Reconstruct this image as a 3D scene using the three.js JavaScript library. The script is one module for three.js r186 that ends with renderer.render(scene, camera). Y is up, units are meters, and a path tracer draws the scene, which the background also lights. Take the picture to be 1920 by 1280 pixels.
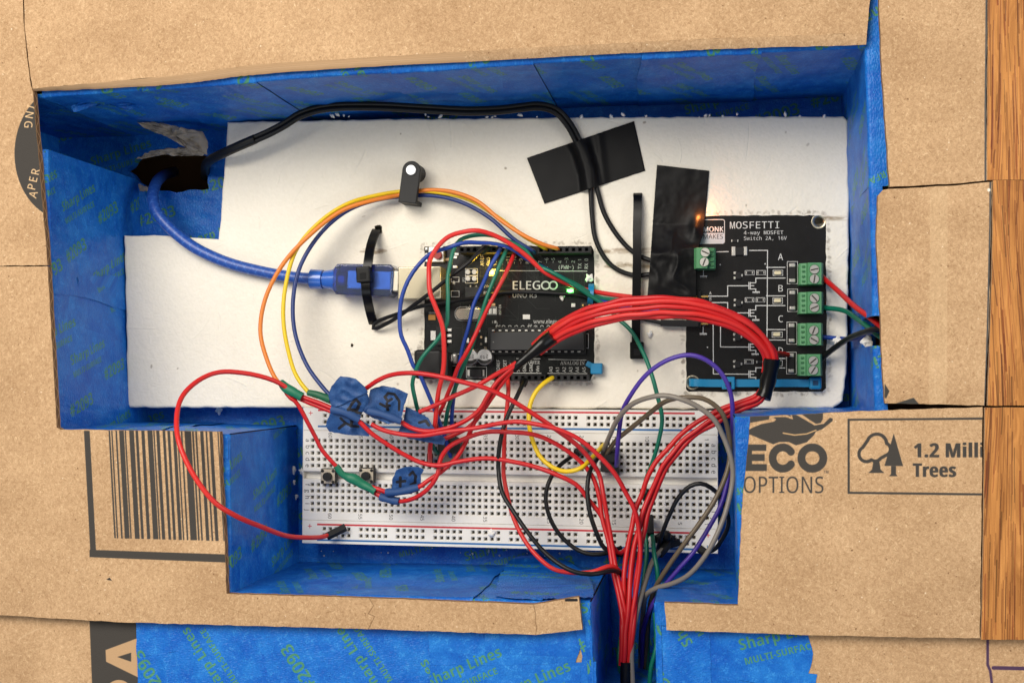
import * as THREE from 'three';
import { RoundedBoxGeometry } from 'three/addons/geometries/RoundedBoxGeometry.js';
import { mergeGeometries, toCreasedNormals } from 'three/addons/utils/BufferGeometryUtils.js';
import { RectAreaLightUniformsLib } from 'three/addons/lights/RectAreaLightUniformsLib.js';

// ---------------------------------------------------------------- camera, light, exposure
const MM = 0.001;
const FOCAL = 2360, DROP = new THREE.Vector3(368, 60, FOCAL).normalize();   // where straight down lies as seen by the phone, which was held a little tilted
const CAM = new THREE.Vector3(0.077, 0.508, 0.0127);
const AX = new THREE.Vector3(1, 0, 0).addScaledVector(DROP, -DROP.x).normalize();
const AZ = new THREE.Vector3().crossVectors(AX, DROP.clone().negate());
const dirW = (r, d, f) => { const v = new THREE.Vector3(r, d, f); return new THREE.Vector3(v.dot(AX), -v.dot(DROP), v.dot(AZ)); };
const scene = new THREE.Scene();
scene.background = new THREE.Color().setRGB(0.21, 0.207, 0.20);            // the dim room above the open box
const camera = new THREE.PerspectiveCamera(2 * Math.atan(640 / FOCAL) * 180 / Math.PI, 1024 / 682, 0.01, 5);
camera.position.copy(CAM); camera.up.copy(dirW(0, -1, 0)); camera.lookAt(CAM.clone().add(dirW(0, 0, 1))); camera.updateMatrixWorld(true);
const renderer = new THREE.WebGLRenderer({ antialias: true });
renderer.toneMapping = THREE.LinearToneMapping; renderer.toneMappingExposure = 1.08;
renderer.shadowMap.enabled = true;
RectAreaLightUniformsLib.init();
function areaLamp(pos, aim, w, h, rgb, intensity) {
  const l = new THREE.RectAreaLight(new THREE.Color().setRGB(...rgb), intensity, w, h);
  l.position.set(...pos); l.lookAt(...aim); scene.add(l); return l;
}
areaLamp([-0.32, 0.86, -0.42], [-0.08, 0.05, 0.0], 0.62, 0.50, [1.0, 0.935, 0.84], 10.2);    // broad warm ceiling panel beyond the far edge of the box
areaLamp([0.90, 0.52, -0.08], [-0.10, 0.05, 0.0], 0.50, 0.40, [1.0, 0.94, 0.86], 5.5);      // unseen low lamp on the right, added to brighten the left wall
areaLamp([-0.35, 1.15, 1.00], [0.0, 0.05, 0.05], 0.9, 0.7, [0.82, 0.91, 1.0], 1.6);         // unseen cool fill from the near side, added for the bluish foam edge

// ---------------------------------------------------------------- helpers
// pt: a reading off the photograph (1920 px wide) at a known height in mm above the box floor, in metres
function pt(px, py, h) {
  const d = dirW(px - 960, py - 640, FOCAL), t = (CAM.y - h * MM) / -d.y;
  return CAM.clone().addScaledVector(d, t);
}
function rng(seed) { let s = seed >>> 0 || 1; return () => { s = (s + 0x6d2b79f5) >>> 0; let t = s; t = Math.imul(t ^ (t >>> 15), t | 1); t ^= t + Math.imul(t ^ (t >>> 7), t | 61); return ((t ^ (t >>> 14)) >>> 0) / 4294967296; }; }
function hash2(x, y, s) { let h = Math.imul(x, 374761393) + Math.imul(y, 668265263) + Math.imul(s, 1274126177) | 0; h = Math.imul(h ^ (h >>> 13), 1274126177); return ((h ^ (h >>> 16)) >>> 0) / 4294967296; }
function vnoise(x, y, s = 0) {
  const xi = Math.floor(x), yi = Math.floor(y); let fx = x - xi, fy = y - yi; fx = fx * fx * (3 - 2 * fx); fy = fy * fy * (3 - 2 * fy);
  const a = hash2(xi, yi, s), b = hash2(xi + 1, yi, s), c = hash2(xi, yi + 1, s), d = hash2(xi + 1, yi + 1, s);
  return a + (b - a) * fx + (c - a) * fy + (a - b - c + d) * fx * fy;
}
const fbm = (x, y, s = 0) => 0.55 * vnoise(x, y, s) + 0.3 * vnoise(x * 2.1, y * 2.1, s + 1) + 0.15 * vnoise(x * 4.3, y * 4.3, s + 2);
const used = {};
function numbered(name) { const n = used[name] = (used[name] ?? -1) + 1; return n ? `${name}_${String(n).padStart(3, '0')}` : name; }
function shade(o) { o.traverse((m) => { if (m.isMesh) { m.castShadow = true; m.receiveShadow = true; } }); return o; }
function thing(name, label, category, group) { const o = new THREE.Group(); o.name = numbered(name); o.userData = { label, category }; if (group) o.userData.group = group; scene.add(o); return o; }
function tag(o, label, category, group) { o.userData = { label, category }; if (group) o.userData.group = group; return o; }
function part(name, geo, mat, parent, label) { const m = new THREE.Mesh(Array.isArray(geo) ? merge(geo) : geo, mat); m.name = parent ? name : numbered(name); m.castShadow = m.receiveShadow = true; (parent ?? scene).add(m); if (label) m.userData.label = label; return m; }
function merge(list) {
  return mergeGeometries(list.map((g) => { const q = g.index ? g.toNonIndexed() : g.clone(); for (const k of Object.keys(q.attributes)) if (!['position', 'normal', 'uv'].includes(k)) q.deleteAttribute(k); if (!q.attributes.uv) q.setAttribute('uv', new THREE.Float32BufferAttribute(new Float32Array(q.attributes.position.count * 2), 2)); return q; }));
}
const col = (r, g, b) => new THREE.Color().setRGB(r / 255, g / 255, b / 255, THREE.SRGBColorSpace);
const mat = (c, roughness = 0.5, metalness = 0, extra = {}) => new THREE.MeshStandardMaterial({ color: c, roughness, metalness, ...extra });
function canvas(w, h) { const c = document.createElement('canvas'); c.width = Math.round(w); c.height = Math.round(h); return [c, c.getContext('2d')]; }
function tex(c, srgb = true, wrap = false) { const t = new THREE.CanvasTexture(c); if (srgb) t.colorSpace = THREE.SRGBColorSpace; if (wrap) t.wrapS = t.wrapT = THREE.RepeatWrapping; t.magFilter = THREE.LinearFilter; t.anisotropy = 4; return t; }
function fillNoise(g, w, h, fn) { const d = g.createImageData(w, h), a = d.data; for (let y = 0, i = 0; y < h; y++) for (let x = 0; x < w; x++, i += 4) { const v = fn(x, y); a[i] = v[0]; a[i + 1] = v[1]; a[i + 2] = v[2]; a[i + 3] = 255; } g.putImageData(d, 0, 0); }
function box(w, h, d, x = 0, y = 0, z = 0) { return new THREE.BoxGeometry(w * MM, h * MM, d * MM).translate(x * MM, y * MM, z * MM); }
function rbox(w, h, d, r, x = 0, y = 0, z = 0, s = 2) { return new RoundedBoxGeometry(w * MM, h * MM, d * MM, s, r * MM).translate(x * MM, y * MM, z * MM); }
function cyl(r0, r1, h, x = 0, y = 0, z = 0, n = 20) { return new THREE.CylinderGeometry(r0 * MM, r1 * MM, h * MM, n).translate(x * MM, y * MM, z * MM); }
// a closed thin skin over a parametric surface: fn(u, v) gives the upper face, t metres its thickness
function skin(nu, nv, fn, t, uv = (u, v) => [u, v]) {
  const P = [], N = [], UV = [], I = [], W = nu + 1, top = [];
  for (let j = 0; j <= nv; j++) for (let i = 0; i <= nu; i++) top.push(fn(i / nu, j / nv));
  const nrm = top.map((p, k) => { const i = k % W, j = (k / W) | 0; const a = top[j * W + Math.min(i + 1, nu)].clone().sub(top[j * W + Math.max(i - 1, 0)]), b = top[Math.min(j + 1, nv) * W + i].clone().sub(top[Math.max(j - 1, 0) * W + i]); return b.cross(a).normalize(); });
  const put = (p, n, q) => { P.push(p.x, p.y, p.z); N.push(n.x, n.y, n.z); UV.push(...q); return P.length / 3 - 1; };
  const uvs = top.map((p, k) => uv((k % W) / nu, ((k / W) | 0) / nv));
  const A = top.map((p, k) => put(p, nrm[k], uvs[k]));
  const low = top.map((p, k) => p.clone().addScaledVector(nrm[k], -t));
  const B = low.map((p, k) => put(p, nrm[k].clone().negate(), uvs[k]));
  for (let j = 0; j < nv; j++) for (let i = 0; i < nu; i++) { const a = j * W + i, b = a + 1, c = a + W, d = c + 1; I.push(A[a], A[c], A[b], A[b], A[c], A[d], B[a], B[b], B[c], B[b], B[d], B[c]); }
  const side = (k0, k1, k2) => { const n = top[k0].clone().sub(top[k2]).normalize(); const a = put(top[k0], n, uvs[k0]), b = put(top[k1], n, uvs[k1]), c = put(low[k0], n, uvs[k0]), d = put(low[k1], n, uvs[k1]); I.push(a, b, c, b, d, c, a, c, b, b, c, d); };
  for (let i = 0; i < nu; i++) { side(i, i + 1, i + W); side(nv * W + i, nv * W + i + 1, (nv - 1) * W + i); }
  for (let j = 0; j < nv; j++) { side(j * W, (j + 1) * W, j * W + 1); side(j * W + nu, (j + 1) * W + nu, j * W + nu - 1); }
  const g = new THREE.BufferGeometry(); g.setAttribute('position', new THREE.Float32BufferAttribute(P, 3)); g.setAttribute('normal', new THREE.Float32BufferAttribute(N, 3)); g.setAttribute('uv', new THREE.Float32BufferAttribute(UV, 2)); g.setIndex(I); return g;
}
// a polygon drawn by the photo readings of its corners, its edges cut a little unevenly
function outline(poly, h, step = 2.5, jag = 0.12, seed = 1) {
  const pts = poly.map(([x, y]) => pt(x, y, h)), out = [], r = rng(seed);
  for (let i = 0; i < pts.length; i++) {
    const a = pts[i], b = pts[(i + 1) % pts.length], L = a.distanceTo(b) / MM, n = Math.max(1, Math.min(120, Math.round(L / step)));
    const nx = -(b.z - a.z) / (L * MM || 1), nz = (b.x - a.x) / (L * MM || 1);
    for (let k = 0; k < n; k++) { const t = k / n, j = k ? (r() - 0.5) * 2 * jag * MM : 0; out.push(new THREE.Vector2(a.x + (b.x - a.x) * t + nx * j, a.z + (b.z - a.z) * t + nz * j)); }
  }
  return out;
}
function flat(poly, y, up = true, uv) {          // top or bottom face of a sheet; uv(x, z)
  const tri = THREE.ShapeUtils.triangulateShape(poly, []), g = new THREE.BufferGeometry(), P = [], N = [], U = [], I = [];
  for (const p of poly) { P.push(p.x, y, p.y); N.push(0, up ? 1 : -1, 0); U.push(...uv(p.x, p.y)); }
  for (const [a, b, c] of tri) { const A = poly[a], B = poly[b], C = poly[c], ccw = (B.x - A.x) * (C.y - A.y) - (B.y - A.y) * (C.x - A.x) > 0; (ccw === up) ? I.push(a, c, b) : I.push(a, b, c); }
  g.setAttribute('position', new THREE.Float32BufferAttribute(P, 3)); g.setAttribute('normal', new THREE.Float32BufferAttribute(N, 3)); g.setAttribute('uv', new THREE.Float32BufferAttribute(U, 2)); g.setIndex(I); return g;
}
function rimBand(poly, y0, y1) {                 // the cut edge all round a sheet
  const P = [], N = [], U = [], I = []; let run = 0; const area = THREE.ShapeUtils.area(poly), s = area > 0 ? 1 : -1;
  for (let i = 0; i < poly.length; i++) { const a = poly[i], b = poly[(i + 1) % poly.length], L = a.distanceTo(b) || 1e-9, n = [s * (b.y - a.y) / L, 0, -s * (b.x - a.x) / L], k = P.length / 3;
    P.push(a.x, y1, a.y, b.x, y1, b.y, a.x, y0, a.y, b.x, y0, b.y); for (let q = 0; q < 4; q++) N.push(...n); U.push(run, 1, run + L, 1, run, 0, run + L, 0); run += L; s > 0 ? I.push(k, k + 1, k + 2, k + 1, k + 3, k + 2) : I.push(k, k + 2, k + 1, k + 1, k + 2, k + 3); }
  const g = new THREE.BufferGeometry(); g.setAttribute('position', new THREE.Float32BufferAttribute(P, 3)); g.setAttribute('normal', new THREE.Float32BufferAttribute(N, 3)); g.setAttribute('uv', new THREE.Float32BufferAttribute(U, 2)); g.setIndex(I); return g;
}

// ---------------------------------------------------------------- surfaces
const CARD = [188, 153, 115];
function paperPulp(g, w, h, k, seed, tone = CARD) {          // kraft paper: mottled pulp, fibres, flecks; k = pixels per mm
  fillNoise(g, w, h, (x, y) => { const X = x / k, Y = y / k, n = (vnoise(X * 3.2, Y * 3.2, seed) - 0.5) * 24 + (vnoise(X * 1.3, Y * 1.1, seed + 3) - 0.5) * 15 + (fbm(X * 0.05, Y * 0.07, seed + 5) - 0.5) * 26 + (hash2(x, y, seed) - 0.5) * 15; return [tone[0] + n, tone[1] + n * 0.98, tone[2] + n * 0.9]; });
  const r = rng(seed + 11), area = w * h / (k * k); g.lineCap = 'round';
  for (let i = 0; i < area * 1.1; i++) { const x = r() * w, y = r() * h, a = r() * 6.3, L = (0.3 + r() * 1.0) * k, dark = r() < 0.55; g.strokeStyle = dark ? `rgba(128,92,55,${0.16 + r() * 0.34})` : `rgba(246,218,176,${0.18 + r() * 0.4})`; g.lineWidth = (0.08 + r() * 0.12) * k; g.beginPath(); g.moveTo(x, y); g.quadraticCurveTo(x + Math.cos(a) * L * 0.5 + (r() - 0.5) * 3, y + Math.sin(a) * L * 0.5 + (r() - 0.5) * 3, x + Math.cos(a) * L, y + Math.sin(a) * L); g.stroke(); }
  for (let i = 0; i < area * 0.0012; i++) { const x = r() * w, y = r() * h, a = r() * 6.3, L = (2 + r() * 9) * k; g.strokeStyle = r() < 0.5 ? `rgba(120,86,52,${0.08 + r() * 0.14})` : `rgba(240,214,176,${0.1 + r() * 0.2})`; g.lineWidth = (0.15 + r() * 0.5) * k; g.beginPath(); g.moveTo(x, y); g.quadraticCurveTo(x + Math.cos(a) * L * 0.5 + (r() - 0.5) * 2 * k, y + Math.sin(a) * L * 0.5, x + Math.cos(a) * L, y + Math.sin(a) * L); g.stroke(); }
  for (let i = 0; i < area * 0.012; i++) { const x = r() * w, y = r() * h; g.fillStyle = r() < 0.65 ? `rgba(86,56,30,${0.4 + r() * 0.5})` : `rgba(255,240,214,${0.5 + r() * 0.4})`; g.beginPath(); g.ellipse(x, y, (0.12 + r() * 0.22) * k, (0.1 + r() * 0.12) * k, r() * 3, 0, 6.3); g.fill(); }
}
const [pulpBumpC, pbg] = canvas(512, 512); fillNoise(pbg, 512, 512, (x, y) => { const v = 128 + (vnoise(x / 3, y / 3, 9) - 0.5) * 120 + (vnoise(x / 9, y / 8, 7) - 0.5) * 70 + Math.sin(y / 512 * 6 * 6.2832) * 26; return [v, v, v]; });
const pulpBump = tex(pulpBumpC, false, true);
const [fluteC, fl] = canvas(256, 64); fillNoise(fl, 256, 64, (x, y) => { const liner = y < 9 || y > 55, wave = Math.abs(y - 32 - 20 * Math.sin(x / 256 * 6.2832)) < 6, n = (hash2(x, y, 4) - 0.5) * 24; return liner || wave ? [176 + n, 138 + n, 98 + n] : [120 + n, 90 + n, 62 + n]; });
const fluteT = tex(fluteC, true, true); fluteT.repeat.set(140, 1); const cutEdge = mat(0xffffff, 0.95, 0, { map: fluteT });
const INK = '#3f3b37';
function cardSheet(name, poly, top, t, parent, label, seed, draw, k = 6) {   // one sheet of corrugated board; draw(g, toCanvas) prints on it
  const o = outline(poly, top, 2.5, 0.13, seed); let x0 = 1e9, x1 = -1e9, z0 = 1e9, z1 = -1e9; for (const p of o) { x0 = Math.min(x0, p.x); x1 = Math.max(x1, p.x); z0 = Math.min(z0, p.y); z1 = Math.max(z1, p.y); }
  const W = (x1 - x0) / MM, H = (z1 - z0) / MM; k = Math.min(k, 2040 / W, 2040 / H);
  const [c, g] = canvas(W * k, H * k); paperPulp(g, c.width, c.height, k, seed);
  if (draw) draw(g, (px, py) => { const p = pt(px, py, top); return [(p.x - x0) / MM * k, (p.z - z0) / MM * k]; }, k);
  const m = mat(0xffffff, 0.93, 0, { map: tex(c), bumpMap: (() => { const b = pulpBump.clone(); b.repeat.set(W / 40, H / 40); return b; })(), bumpScale: 0.00008 });
  const uv = (x, z) => [(x - x0) / (x1 - x0), 1 - (z - z0) / (z1 - z0)];
  const s = part(name, [flat(o, top * MM, true, uv), flat(o, (top - t) * MM, false, uv)], m, parent, label);
  part('cut_edge', rimBand(o, (top - t) * MM, top * MM), cutEdge, s);
  return { mesh: s, mat: m, uv };
}
// draw in photo readings: an affine frame fitted round one spot
function frame(g, to, px, py) { const o = to(px, py), a = to(px + 10, py), b = to(px, py + 10); g.setTransform((a[0] - o[0]) / 10, (a[1] - o[1]) / 10, (b[0] - o[0]) / 10, (b[1] - o[1]) / 10, 0, 0); const m = [(a[0] - o[0]) / 10, (a[1] - o[1]) / 10, (b[0] - o[0]) / 10, (b[1] - o[1]) / 10]; g.setTransform(m[0], m[1], m[2], m[3], o[0] - m[0] * px - m[2] * py, o[1] - m[1] * px - m[3] * py); }
const path = (g, pts) => { g.beginPath(); pts.forEach(([x, y], i) => i ? g.lineTo(x, y) : g.moveTo(x, y)); };

// painter's tape: blue crepe paper with green print
const TW = 110, TK = 9, [tapeC, tg] = canvas(TW * TK, TW * TK), [tapeB, tb] = canvas(512, 512);
fillNoise(tg, TW * TK, TW * TK, (x, y) => { const n = (hash2(x, y, 3) - 0.5) * 12 + (vnoise(x / 5, y / 3, 4) - 0.5) * 14 + (vnoise(x / 40, y / 40, 6) - 0.5) * 8; const q = Math.max(0, vnoise(x / 14, y / 11, 17) * vnoise(x / 3, y / 2.4, 18) - 0.3) * 60; const b = (vnoise(x / 75, y / 55, 23) - 0.5) * 22 + (vnoise(x / 24, y / 30, 24) - 0.5) * 18; return [22 + n * 0.8 + q + b * 0.7, 104 + n + q + b, 196 + n * 0.9 + q * 0.6 + b * 0.7]; });
{
  const say = (t, x, y, size, ang, bold) => { for (const ox of [-TW, 0, TW]) for (const oy of [-TW, 0, TW]) { tg.setTransform(TK, 0, 0, TK, (x + ox) * TK, (y + oy) * TK); tg.rotate(ang); tg.font = `${bold ? 'bold ' : ''}${size}px sans-serif`; tg.fillText(t, 0, 0); } };
  tg.fillStyle = 'rgba(88,146,84,0.78)';
  for (const [x, y] of [[4, 16], [58, 42], [10, 70], [66, 97]]) { say('Sharp Lines', x, y, 5.2, -0.42, true); say('MULTI-SURFACE', x + 2.5, y + 4.6, 3.2, -0.42, true); say('#2093', x + 28, y + 2, 6.6, -0.42, true); say('#2093', x + 1, y + 20, 6.6, -0.42, true); say('Sharp Lines', x + 24, y + 25, 5.2, -0.42, true); say('MULTI-SURFACE', x + 26.5, y + 29.4, 3.2, -0.42, true); }
  tg.setTransform(1, 0, 0, 1, 0, 0); const r = rng(5);
  for (let i = 0; i < 2000; i++) { tg.fillStyle = `rgba(150,190,235,${r() * 0.25})`; tg.fillRect(r() * 990, r() * 990, 1 + r() * 2, 1); }
}
fillNoise(tb, 512, 512, (x, y) => { const v = 128 + (vnoise(x / 2.2, y / 5, 2) - 0.5) * 50 + (vnoise(x / 60, y / 22, 8) - 0.5) * 130; return [v, v, v]; });
const tapeMap = tex(tapeC, true, true), tapeBump = tex(tapeB, false, true);
function tapeMat(rot = 0, ox = 0, oy = 0) { const m = tapeMap.clone(), b = tapeBump.clone(); for (const t of [m, b]) { t.wrapS = t.wrapT = THREE.RepeatWrapping; t.rotation = rot; t.offset.set(ox, oy); } m.repeat.set(1000 / TW, 1000 / TW); b.repeat.set(1000 / 70, 1000 / 70); return new THREE.MeshPhysicalMaterial({ roughness: 0.42, specularIntensity: 0.5, map: m, bumpMap: b, bumpScale: 0.0007 }); }
const TAPE = [tapeMat(0, 0, 0), tapeMat(1.75, 0.3, 0.1), tapeMat(-0.15, 0.6, 0.45), tapeMat(3.3, 0.2, 0.7)];

// ---------------------------------------------------------------- the open cardboard box
const RIM = 79, FLOOR = 0;
const crate = thing('cardboard_box', 'open cardboard box lined with blue painter\'s tape around the wired circuit boards', 'cardboard box');
// lining: each wall runs along the foot of the rim and stands on the floor
const rimLine = { a: [78, 181], b: [480, 151], c: [1000, 117], d: [1624, 88], e: [1632, 350], f: [1638, 592], g: [1639, 648], h: [1642, 774], i: [1379, 783], j: [1387, 1133], k: [1228, 1131], l: [1233, 1322], m: [1116, 1322], n: [1106, 1129], o: [432, 1113], p: [428, 815], q: [106, 807] };
rimLine.r = [84, 280]; rimLine.s = [-80, 284]; rimLine.t = [-85, 187];          // the lining is torn open in the corner: a dark pocket under the flap
const walls = [['a', 'b', 3], ['b', 'c', 3], ['c', 'd', 3], ['d', 'e', 6], ['e', 'f', 4], ['f', 'g', 4, 48], ['g', 'h', 4], ['h', 'i', 3], ['i', 'j', 6], ['j', 'k', 2.5], ['k', 'l', 2], ['l', 'm', 2], ['m', 'n', 2], ['n', 'o', 2.5], ['o', 'p', 4], ['p', 'q', 3], ['q', 'r', 3], ['r', 's', 1], ['s', 't', 1], ['t', 'a', 1]];
const board = mat(col(158, 122, 84), 0.95), wr = rng(512);
walls.forEach(([A, B, ledge, cutTop], wi) => {
  const a = pt(...rimLine[A], 75.6), b = pt(...rimLine[B], 75.6), L = a.distanceTo(b), topY = cutTop ?? 75.5, along = b.clone().sub(a).normalize(), out = new THREE.Vector3(along.z, 0, -along.x);
  const prof = [[ledge, topY], [ledge * 0.5, topY], [0.9, topY - 0.05], [0.3, topY - 0.3], [0, topY - 1.2]]; for (let k = 1; k <= 16; k++) prof.push([0, (topY - 1.2) * (1 - k / 16)]);
  const nv = prof.length - 1, dist = [0]; for (let k = 1; k <= nv; k++) dist.push(dist[k - 1] + Math.hypot(prof[k][0] - prof[k - 1][0], prof[k][1] - prof[k - 1][1]));
  const surf = (u, k, off) => { const [o, y] = prof[k], s = Math.sin(Math.PI * u) ** 0.5 * (k > 3 ? Math.sin(Math.PI * Math.min(1, (k - 3) / (nv - 3))) : 0.15), X = u * L / MM; const wob = ((fbm(X / 26 + wi * 7, y / 17, 31 + wi) - 0.45) * 3.6 + (Math.abs(vnoise(X / 9 + y / 30, y / 21 - X / 40, 51 + wi) - 0.5) * -2.6)) * s; return a.clone().addScaledVector(along, u * L).addScaledVector(out, (k > 2 ? o - wob - off : o) * MM).setY((y + (k > 2 ? 0 : off * 0.3)) * MM); };
  const w = part('wall', skin(Math.max(3, Math.round(L / MM / 7)), nv - 5, (u, v) => surf(u, 5 + Math.round(v * (nv - 5)), -0.9), 0.0012, (u, v) => [u * L, v]), board, crate);
  const n = Math.max(1, Math.round(L / MM / 44));          // strips of tape side by side, each lapping over the last
  for (let i = 0; i < n; i++) {
    const s0 = i / n - 2.5 * MM / L, s1 = (i + 1) / n + 2.5 * MM / L, sl0 = i ? (wr() - 0.5) * 9 * MM / L : 0, sl1 = i < n - 1 ? (wr() - 0.5) * 9 * MM / L : 0, off = 0.28 + 0.34 * (i % 2) + wr() * 0.1, m = Math.max(4, Math.round((s1 - s0) * L / MM / 4)), ox = wr(), oy = wr(), ph = wr() * 9;
    const uu = (u, v) => Math.max(0, Math.min(1, s0 + sl0 * (v - 0.5) * 2 + (s1 + sl1 * (v - 0.5) * 2 - s0 - sl0 * (v - 0.5) * 2) * u + 0.6 * MM / L * Math.sin(v * 9 + ph)));
    part('tape_strip', skin(m, nv, (u, v) => { const lift = (u === 0 || u === 1) ? 0.25 * vnoise(v * 6, i + wi * 3, 3) : 0; return surf(uu(u, v), Math.round(v * nv), off + lift); }, 0.00018, (u, v) => [dist[Math.round(v * nv)] * MM + ox, uu(u, v) * L + oy]), TAPE[(i + wi) % 2 ? 0 : 2], w);
  }
});
// floor with the ragged hole where the two cables leave
{
  const big = [[-230, 130], [1700, 60], [1700, 1400], [380, 1400], [380, 850], [-230, 850]].map(([x, y]) => { const p = pt(x, y, 76); return new THREE.Vector2(p.x, p.z); });
  const hole = outline([[262, 292], [300, 280], [350, 284], [389, 294], [391, 354], [330, 361], [275, 353], [258, 340], [236, 318]], 0, 3, 0.8, 4);
  const sh = new THREE.Shape(big); sh.holes.push(new THREE.Path(hole));
  const g = new THREE.ExtrudeGeometry(sh, { depth: 0.004, bevelEnabled: false }); g.rotateX(Math.PI / 2); const uv = g.attributes.uv; for (let i = 0; i < uv.count; i++) uv.setXY(i, g.attributes.position.getX(i), -g.attributes.position.getZ(i));
  part('floor', g, TAPE[2], crate);
  part('base', box(424, 3, 278, 0, -60, -4), board, crate);
  for (const [w, d, x, z] of [[3, 278, -208, -4], [3, 278, 208, -4], [414, 3, 0, -141], [414, 3, 0, 132]]) part('outer_side', box(w, 130, d, x, 6.5, z), board, crate);
}
// sheets round the opening
const bar = (g, x0, y0, x1, y1) => g.fillRect(x0, y0, x1 - x0, y1 - y0);
cardSheet('flap', [[-170, -130], [40, -130], [43, 40], [50, 110], [57, 160], [61, 174], [75, 340], [88, 497], [-170, 500]], RIM, 3, crate, 'tan flap with part of a black roundel', 21, (g, to) => {
  frame(g, to, 60, 270); g.fillStyle = INK; g.beginPath(); g.ellipse(130, 285, 104, 128, 0.05, 0, 6.3); g.fill();
  g.fillStyle = '#d9b68a'; g.font = '21px sans-serif';
  for (const [t, x, y, a] of [['G', 52, 233, 1.62], ['N', 54, 215, 1.75], ['I', 57, 200, 1.85], ['R', 65, 322, -1.36], ['E', 61, 336, -1.36], ['P', 58, 350, -1.36], ['A', 61, 364, -1.3]]) { g.save(); g.translate(x, y); g.rotate(t === 'G' || t === 'N' || t === 'I' ? a : a); if (t === 'G' || t === 'N' || t === 'I') g.scale(1, 1); g.textAlign = 'center'; g.fillText(t, 0, 7); g.restore(); }
});
cardSheet('flap', [[-170, 502], [88, 499], [96, 640], [105, 801], [112, 805], [411, 809], [413, 900], [420, 1000], [424, 1113], [690, 1121], [1000, 1133], [1085, 1119], [1092, 1180], [1005, 1190], [700, 1179], [480, 1173], [250, 1167], [165, 1163], [0, 1153], [-170, 1142]], RIM, 3, crate, 'tan flap printed with a cut-off barcode', 22, (g, to) => {
  frame(g, to, 290, 930); g.fillStyle = INK; const skew = (x, y) => x + (y - 807) * 0.055;
  const quad = (x0, x1, y0, y1) => { path(g, [[skew(x0, y0), y0], [skew(x1, y0), y0], [skew(x1, y1), y1], [skew(x0, y1), y1]]); g.fill(); };
  quad(155, 166, 806, 1045); path(g, [[166, 1031], [430, 1038], [430, 1053], [166, 1045]]); g.fill();
  for (const [a, b] of [[202, 205], [207, 209.5], [215, 218], [222, 231], [232.5, 235], [241, 250], [253, 258], [264, 270], [275.5, 285], [286.5, 289], [292, 298], [304, 309], [313, 318], [323, 329], [331, 333.5], [338, 341], [345, 357], [359, 362], [365, 368], [374, 380], [384, 387], [391, 397], [406, 408]]) quad(a, b, 806, 1009 + (a - 202) * 0.02);
  g.fillStyle = '#2c2927'; path(g, [[198, 1087], [204, 1083], [209, 1089]]); g.fill();
  frame(g, to, 1060, 1130); g.fillStyle = '#171518'; g.beginPath(); g.roundRect(1059, 1122, 24, 5, 2); g.fill();
  g.strokeStyle = 'rgba(90,64,38,.75)'; g.lineWidth = 1; path(g, [[1000, 1134], [1004, 1150], [1003, 1165], [1006, 1176], [1004, 1190]]); g.stroke();
  frame(g, to, 690, 1140); path(g, [[690, 1118], [700, 1135], [690, 1150], [702, 1155], [690, 1180]]); g.stroke();
});
// upper flap, its front strip creased down
{
  const up = cardSheet('flap', [[42, -130], [45, 40], [52, 110], [60, 166], [330, 141], [480, 121], [1000, 89], [1300, 74], [1626, 62], [1632, 0], [1637, -130]], RIM, 3, crate, 'tan flap along the upper side with a creased edge', 23);
  const e0 = new THREE.CatmullRomCurve3([[60, 166], [330, 141], [480, 121], [1000, 89], [1300, 74], [1626, 62]].map(([x, y]) => pt(x, y, RIM)));
  const e1 = new THREE.CatmullRomCurve3([[62, 171], [330, 157], [480, 139], [1000, 108], [1300, 93], [1625, 83]].map(([x, y]) => pt(x, y, RIM - 1)));
  const r = rng(77), jag = Array.from({ length: 121 }, () => (r() - 0.5) * 0.25);
  part('creased_strip', skin(120, 3, (u, v) => { const a = e0.getPoint(u), b = e1.getPoint(u); b.y -= 0.0004 + 0.0005 * vnoise(u * 20, 3, 3); b.z += jag[Math.round(u * 120)] * MM; return a.lerp(b, v).add(new THREE.Vector3(0, v > 0 && v < 1 ? 0.0002 : 0, 0)); }, 0.0026, (u, v) => { const p = e0.getPoint(u).lerp(e1.getPoint(u), v); return [0.02 + p.x * 2.9 % 1, 0.12 + v * 0.05]; }), up.mat, up.mesh);
}
cardSheet('flap', [[1646, -130], [1649, 0], [1653, 110], [1661, 230], [1669, 350], [1790, 344], [1852, 338], [1850, 200], [1851, 100], [1852, 0], [1853, -130]], RIM, 3, crate, 'small tan flap above a butted seam, beside the oak strip', 24, (g, to) => { frame(g, to, 1850, 150); g.strokeStyle = '#4a4a4c'; g.lineWidth = 3.2; path(g, [[1851, -130], [1850, 60], [1848.5, 200], [1848.5, 338]]); g.stroke(); });
cardSheet('flap', [[1647, 366], [1656, 356], [1668, 354], [1790, 348], [1860, 341], [1859, 420], [1855, 600], [1847, 760], [1660, 756], [1656, 700], [1650, 560], [1644, 440]], RIM + 0.1, 3, crate, 'middle tan flap with a pale rubbed band', 25, (g, to) => {
  frame(g, to, 1750, 550); g.fillStyle = 'rgba(228,200,160,0.22)'; path(g, [[1745, 352], [1778, 350], [1776, 757], [1742, 757]]); g.fill();
  g.strokeStyle = '#454547'; g.lineWidth = 3; path(g, [[1857.5, 343], [1857, 420], [1852, 620], [1847, 762]]); g.stroke(); g.beginPath(); g.arc(1855, 357, 3, 0, 7); g.fillStyle = '#efe6d6'; g.fill();
  g.fillStyle = '#3b3936'; path(g, [[1659, 720], [1668, 734], [1662, 748], [1659, 746]]); g.fill(); path(g, [[1680, 757], [1714, 746], [1724, 758]]); g.fill();
});
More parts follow.
